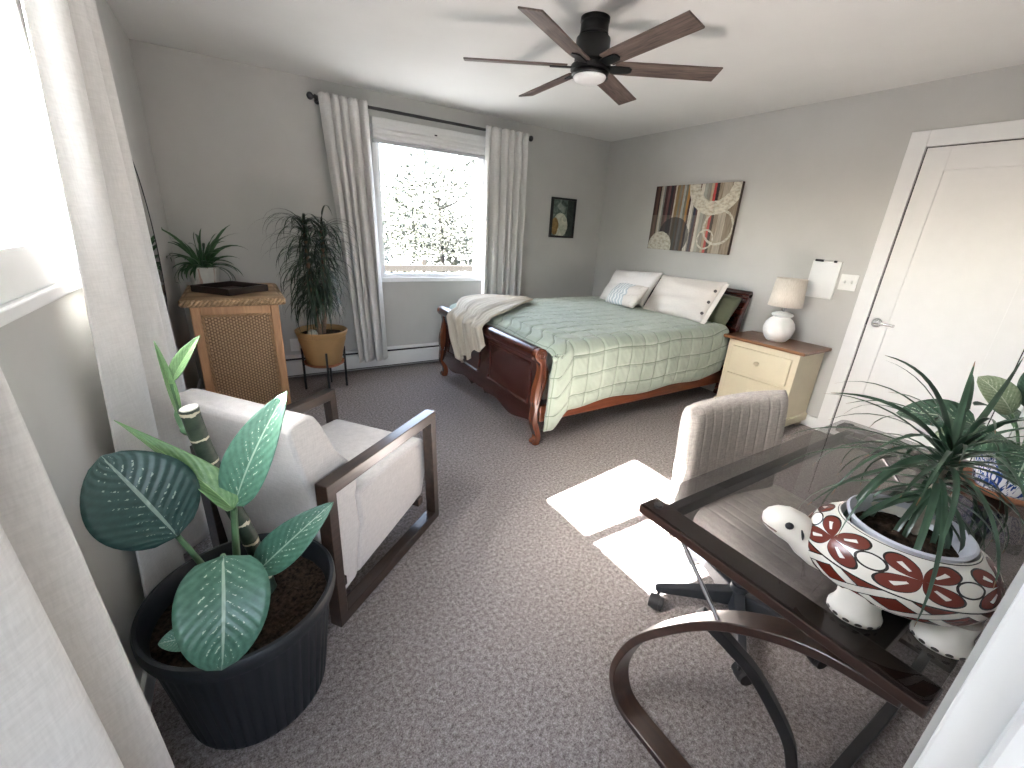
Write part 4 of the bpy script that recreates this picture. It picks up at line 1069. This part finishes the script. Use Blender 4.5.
big_leaf((.243, -3.0, 1.025), (.315, -3.005, 1.132), .017, YG, .006, .5, (-.4, -.8, .3), None)
big_leaf((.243, -3.0, .935), (.228, -3.0, 1.125), .010, YG, .004, .8, (.4, -.8, .1), None)
big_leaf((.185, -3.12, .365), (.120, -3.14, .40), .030, LT, .012, .3, (0, -.6, .8), None)
# cane with ring scars and a cut top
def cane_mat():
    t = NT('dumb_cane_stem'); u, v = t.uv(); n = t.noise(t.coord('UV', (3, 20, 1)), 1.5, 3)
    r = t.math('ABSOLUTE', t.math('SINE', t.math('ADD', t.math('MULTIPLY', v, pi * 9), t.math('MULTIPLY', n, 1.0))))
    t.base(t.mix(t.math('LESS_THAN', r, .17), t.ramp(n, [(.3, (.010, .022, .014)), (.7, (.04, .06, .035))]), (.52, .47, .34))); return t.set(.55)
C0, C1 = V((.362, -3.0, .33)), V((.268, -3.03, .962))
mb = MB(); pts = [C0.lerp(C1, i / 30) + V((.006 * sin(i * .2), 0, 0)) for i in range(31)]
mb.tube(pts, [.020 + .0018 * max(0, cos(i * 2 * pi / 3.33)) ** 4 for i in range(31)], 18)
cn = mb.build('cane', cane_mat(), db, True, 60)
mb = MB(); d = (C1 - C0).normalized(); mb.tube([C1, C1 + d * .003], .0195, 18); o = mb.build('cut_top', plain('pale_cut_wood', (.66, .64, .56), .8), cn, True, 40); tag(o, 'pale cut end of the cane')
mb = MB(); mb.tube(catmull([(.262, -3.025, .90), (.250, -3.01, .905), (.242, -3.0, .94), (.242, -3.0, 1.02)], 6), [.013] * 7 + [.010] * 6 + [.006] * 6, 10); mb.build('shoot', M_stem, cn, True, 60)

# ================================================================== ON THE DESK
M_turt = plain('cream_glazed_pottery', (.70, .67, .61), .28, var=.05)
TH = radians(122); TC = (1.418, -4.062, .7505)
tu = thing('turtle_planter', 'white pottery turtle planter painted with rust red flowers on the glass desk', 'planter', TC, TH)
def cellpat(name, nx, mode):
    t = NT(name); u, v = t.uv()
    a = t.math('SUBTRACT', t.math('MULTIPLY', t.math('FRACT', t.math('MULTIPLY', u, nx)), 2), 1.0)
    b = t.math('SUBTRACT', t.math('MULTIPLY', v, 2), 1.0)
    W_, R_, K_ = (.70, .67, .61), (.135, .022, .013), (.02, .015, .013)
    if mode == 'flower':
        r = t.math('SQRT', t.math('ADD', t.math('POWER', a, 2), t.math('POWER', b, 2)))
        ph = t.math('ARCTAN2', b, a); k = t.math('POWER', t.math('ABSOLUTE', t.math('SINE', t.math('MULTIPLY', ph, 2))), .7)
        e = t.math('MULTIPLY', k, 1.06); dlt = t.math('SUBTRACT', e, r)
        c = t.mix(t.math('GREATER_THAN', dlt, 0.0), W_, R_)
        c = t.mix(t.math('LESS_THAN', t.math('ABSOLUTE', dlt), .035), c, K_)
        sp = t.math('MULTIPLY', t.math('GREATER_THAN', k, .985), t.math('MULTIPLY', t.math('GREATER_THAN', r, .35), t.math('LESS_THAN', r, .72)))
        c = t.mix(sp, c, W_)
        r2 = t.math('SQRT', t.math('ADD', t.math('POWER', t.math('SUBTRACT', 1.0, t.math('ABSOLUTE', a)), 2), t.math('POWER', b, 2)))
        c = t.mix(t.math('LESS_THAN', t.math('ABSOLUTE', t.math('SUBTRACT', r2, .33)), .035), c, K_)
        c = t.mix(t.math('GREATER_THAN', t.math('ABSOLUTE', b), .965), c, K_)
    else:
        p = t.math('SUBTRACT', a, b); q = t.math('ADD', a, b)
        w1 = t.math('ABSOLUTE', p); w2 = t.math('ABSOLUTE', q)
        inb = t.math('LESS_THAN', t.math('MINIMUM', w1, w2), .34)
        c = t.mix(inb, R_, W_)
        over = t.math('LESS_THAN', w1, .34)
        l1 = t.math('LESS_THAN', t.math('ABSOLUTE', t.math('SUBTRACT', w1, .34)), .045)
        l2 = t.math('MULTIPLY', t.math('LESS_THAN', t.math('ABSOLUTE', t.math('SUBTRACT', w2, .34)), .045), t.math('SUBTRACT', 1.0, over))
        c = t.mix(t.math('MAXIMUM', l1, l2), c, K_)
        c = t.mix(t.math('GREATER_THAN', t.math('ABSOLUTE', b), .93), c, K_)
    t.base(c); return t.set(.25, 0, .5)
SX, SY = .148, .124
def ell(prof, seg=72): return [[V((r * SX * cos(2 * pi * j / seg), r * SY * sin(2 * pi * j / seg), z)) for j in range(seg)] for r, z in prof]
MB().ring_faces(ell([(.02, .042), (.60, .044), (.84, .052), (.90, .058)])).build('belly', M_turt, tu, smooth=60)
MB().ring_faces(ell([(.90, .058), (.96, .072), (1.0, .088), (1.01, .104)]), True, False).build('shell_band', cellpat('painted_lattice', 9, 'lattice'), tu, smooth=60)
MB().ring_faces(ell([(1.01, .104), (.985, .122), (.92, .141), (.83, .156), (.70, .168)]), True, False).build('shell', cellpat('painted_flowers', 6, 'flower'), tu, smooth=60)
MB().ring_faces(ell([(.70, .168), (.685, .170), (.67, .165), (.66, .10), (.02, .075)]), True, False).build('planter_well', M_turt, tu, smooth=60)
hp = [((.095, 0, .074), .045), ((.118, 0, .077), .042), ((.136, 0, .084), .037), ((.150, 0, .096), .034), ((.166, 0, .106), .035), ((.185, 0, .112), .034), ((.202, 0, .113), .029), ((.215, 0, .111), .022), ((.224, 0, .109), .012), ((.226, 0, .109), .002)]
hd = MB().tube([p for p, r in hp], [r for p, r in hp], 24).build('head', M_turt, tu, smooth=180)
for s in (1, -1):
    mb = MB(); mb.sphere((.182, s * .0325, .124), (.008, .0045, .008), 14); mb.build('eye', M_black, hd, smooth=180)
    mb = MB(); mb.tube(catmull([(.160, s * .0315, .122), (.156, s * .034, .112), (.154, s * .0345, .102)], 5), [.001 + .0016 * sin(i / 10 * pi) for i in range(11)], 6); mb.build('painted_brow', M_black, hd, smooth=60)
mb = MB(); mb.tube(catmull([(.199, .0285, .100), (.215, .019, .103), (.2265, 0, .103), (.215, -.019, .103), (.199, -.0285, .100)], 6), .0016, 6); mb.build('mouth_line', plain('mouth_brown', (.10, .06, .045), .5), hd, smooth=60)
def toe():
    t = NT('cream_pottery_with_toe_dots'); u, v = t.uv()
    a = t.math('SUBTRACT', t.math('FRACT', t.math('MULTIPLY', u, 14)), .5); b = t.math('DIVIDE', t.math('SUBTRACT', v, .26), .22)
    d = t.math('SQRT', t.math('ADD', t.math('POWER', a, 2), t.math('POWER', t.math('MULTIPLY', b, .9), 2)))
    t.base(t.mix(t.math('LESS_THAN', d, .30), (.70, .67, .61), (.02, .014, .012))); return t.set(.28)
M_toe = toe()
for x, y in ((.052, .074), (-.078, .070), (.052, -.074), (-.078, -.070)):
    mb = MB(); mb.lathe([(.036, 0), (.041, .005), (.041, .014), (.037, .022), (.033, .034), (.035, .066)], (x, y, 0), 30, True, 1.05, .9); mb.build('foot', M_toe, tu, smooth=60)
MB().tube(bez((-.135, 0, .095), (-.150, 0, .11), (-.138, 0, .13), 6), [.016, .015, .013, .011, .009, .006, .002], 10).build('tail', M_turt, tu, smooth=60)

# white bowl pot with a small dragon tree, standing in the turtle's back
M_bowl = plain('pale_grey_plastic', (.52, .53, .58), .4, var=.02)
bw = thing('potted_dragon_tree', 'spiky dragon tree in a pale grey bowl pot set in the turtle planter', 'potted plant', (1.422, -4.062, .836))
mb = MB(); mb.lathe([(.002, 0), (.046, 0), (.054, .008), (.080, .070), (.086, .082), (.093, .086), (.096, .094), (.092, .097), (.085, .090), (.080, .060), (.002, .05)], seg=48, sx=1.05, sy=.98); mb.build('bowl_pot', M_bowl, bw, smooth=50)
soil_disc('soil', bw, (0, 0, .076), .082, .006)
tk = catmull([(.010, -.012, .06), (.035, -.006, .10), (.078, .0, .137), (.125, .006, .168), (.160, .01, .188)], 5)
mb = MB(); mb.tube(tk, [.010 - .0002 * i for i in range(len(tk))], 10)
trunk_o = mb.build('trunk', plain('dragon_tree_bark', (.40, .34, .28), .9, var=.35, scale=60, bump=.4, bscale=80), bw, smooth=60)
rnd = random.Random(21); mb = MB()
lf = lambda t: (min(1, t * 6 + .55)) * (1 - t ** 2.4) ** .8 if t < 1 else 0
WX = Matrix.Translation((1.405, -4.068, .845))
for k in range(100):
    f = k / 100; b = tk[min(len(tk) - 1, int(8 + (len(tk) - 8) * f))] + V((0, 0, .01 * f))
    az = k * 2.3999 + rnd.uniform(-.25, .25); el = -.25 + 1.5 * f ** 1.5 + rnd.uniform(-.15, .2); L = rnd.uniform(.20, .34) * (1.05 - .3 * abs(f - .4))
    s_ = sin(az)
    if f < .55 and cos(az + .5) < -.15 and rnd.random() < .4: continue
    if s_ < 0:
        room = .125 + b.y; L = min(L, max(.11, room / max(.12, -s_ * .75)))
    pts = arching(b, az, el, L, rnd.uniform(.9, 1.9) * (1.15 - .45 * f), 10, rnd.uniform(-.2, .2))
    for p in pts: p.y = max(p.y, -.128); p.z = max(p.z, -.085)
    mb.blade(pts, rnd.uniform(.0038, .0064), V((cos(az), sin(az), 1.1)), 2, .35, lf)
# a few long outer leaves that show against the door
for tip, ctrl in (((.08, .145, .375), (.13, .05, .36)), ((.04, .20, .28), (.10, .08, .31)), ((.52, .02, .36), (.33, .01, .25)), ((.26, .05, .37), (.19, .03, .28)), ((-.03, .10, -.03), (.02, .08, .23)), ((.06, -.02, -.06), (.05, .02, .20))):
    mb.blade(bez(tk[-2], ctrl, tip, 12), .0066, V((-.6, -.3, 1)), 2, .35, lf)
def dragon_leaf():
    t = NT('dragon_tree_leaf'); u, v = t.uv(); d = t.math('ABSOLUTE', t.math('SUBTRACT', u, .5)); n = t.noise(t.coord(), 14, 2)
    c = t.ramp(t.math('ADD', n, t.math('MULTIPLY', d, .3)), [(.35, (.010, .028, .015)), (.75, (.05, .10, .06))])
    c = t.mix(t.math('GREATER_THAN', t.math('ADD', v, t.math('MULTIPLY', n, .12)), 1.02), c, (.22, .11, .05)); t.base(c); return t.set(.3, 0, .5)
mb.build('leaves', dragon_leaf(), bw, smooth=180)

# second desk plant: variegated leaves in a blue and white pot on a terracotta saucer
vp = thing('variegated_houseplant', 'variegated plant in a blue and white pot at the far desk end', 'potted plant', (2.27, -4.085, .7505))
def delft():
    t = NT('blue_and_white_glaze'); n = t.noise(t.coord('UV', (7, 2.2, 1)), 2.2, 2, .5, 1.6)
    w = t.math('ABSOLUTE', t.math('SINE', t.math('MULTIPLY', n, 26)))
    t.base(t.mix(t.math('GREATER_THAN', w, .72), (.66, .67, .68), (.025, .065, .22))); return t.set(.2)
mb = MB(); mb.lathe([(.001, 0), (.075, 0), (.096, .016), (.098, .026), (.092, .026), (.075, .012), (.001, .008)], seg=36); mb.build('pot_saucer', M_terra, vp, smooth=50)
mb = MB(); mb.lathe([(.001, .010), (.060, .010), (.068, .02), (.088, .10), (.092, .115), (.088, .120), (.080, .112), (.001, .10)], seg=40); mb.build('plant_pot', delft(), vp, smooth=50)
soil_disc('soil', vp, (0, 0, .108), .080)
VG = dumb_mat('variegated_leaf', (.016, .045, .028), (.06, .125, .075), (.50, .54, .42), .9)
VP_ = dumb_mat('pale_variegated_leaf', (.12, .17, .09), (.34, .38, .26), (.55, .57, .46), .8)
def vleaf(base, tip, w, nrm, mat, root=(0, 0, .11), sag=.02):
    b, t = V(base), V(tip); n = V(nrm).normalized(); m = (b + t) / 2 + n * sag
    mb = MB(); mb.blade(bez(b, m * 2 - (b + t) / 2, t, 12), w, n, 8, .22, oval); o = mb.build('leaf', mat, vp, smooth=180, solid=.001)
    mb = MB(); mb.tube(bez(root, (V(root) + b) / 2 + V((0, 0, .03)), b, 6), .0035, 6); mb.build('petiole', M_stem, o, smooth=60)
vleaf((-.06, .10, .19), (-.09, .275, .165), .058, (-.5, -.2, .8), VG)
vleaf((-.02, .05, .24), (-.06, .14, .33), .040, (-.7, -.3, .5), VP_)
vleaf((-.05, .03, .17), (-.16, .10, .13), .050, (-.5, -.1, .9), VG)
vleaf((-.06, -.02, .17), (-.20, -.03, .10), .055, (-.5, .1, .8), VG)
vleaf((.02, .02, .26), (.0, .06, .37), .035, (-.8, -.2, .3), VG)
vleaf((-.03, .0, .25), (-.10, -.045, .30), .040, (-.7, .1, .6), VP_)
vleaf((.05, .05, .20), (.14, .15, .20), .045, (-.1, -.2, .9), VG)
vleaf((-.02, .06, .16), (-.05, .18, .11), .045, (-.4, -.1, .9), VP_)
vleaf((.05, -.03, .18), (.15, -.06, .16), .045, (-.2, .1, .9), VG)
MB().tube([(.01, .03, .09), (.015, .035, .36)], .005, 8).build('plant_stake', M_plastic, vp, smooth=60)
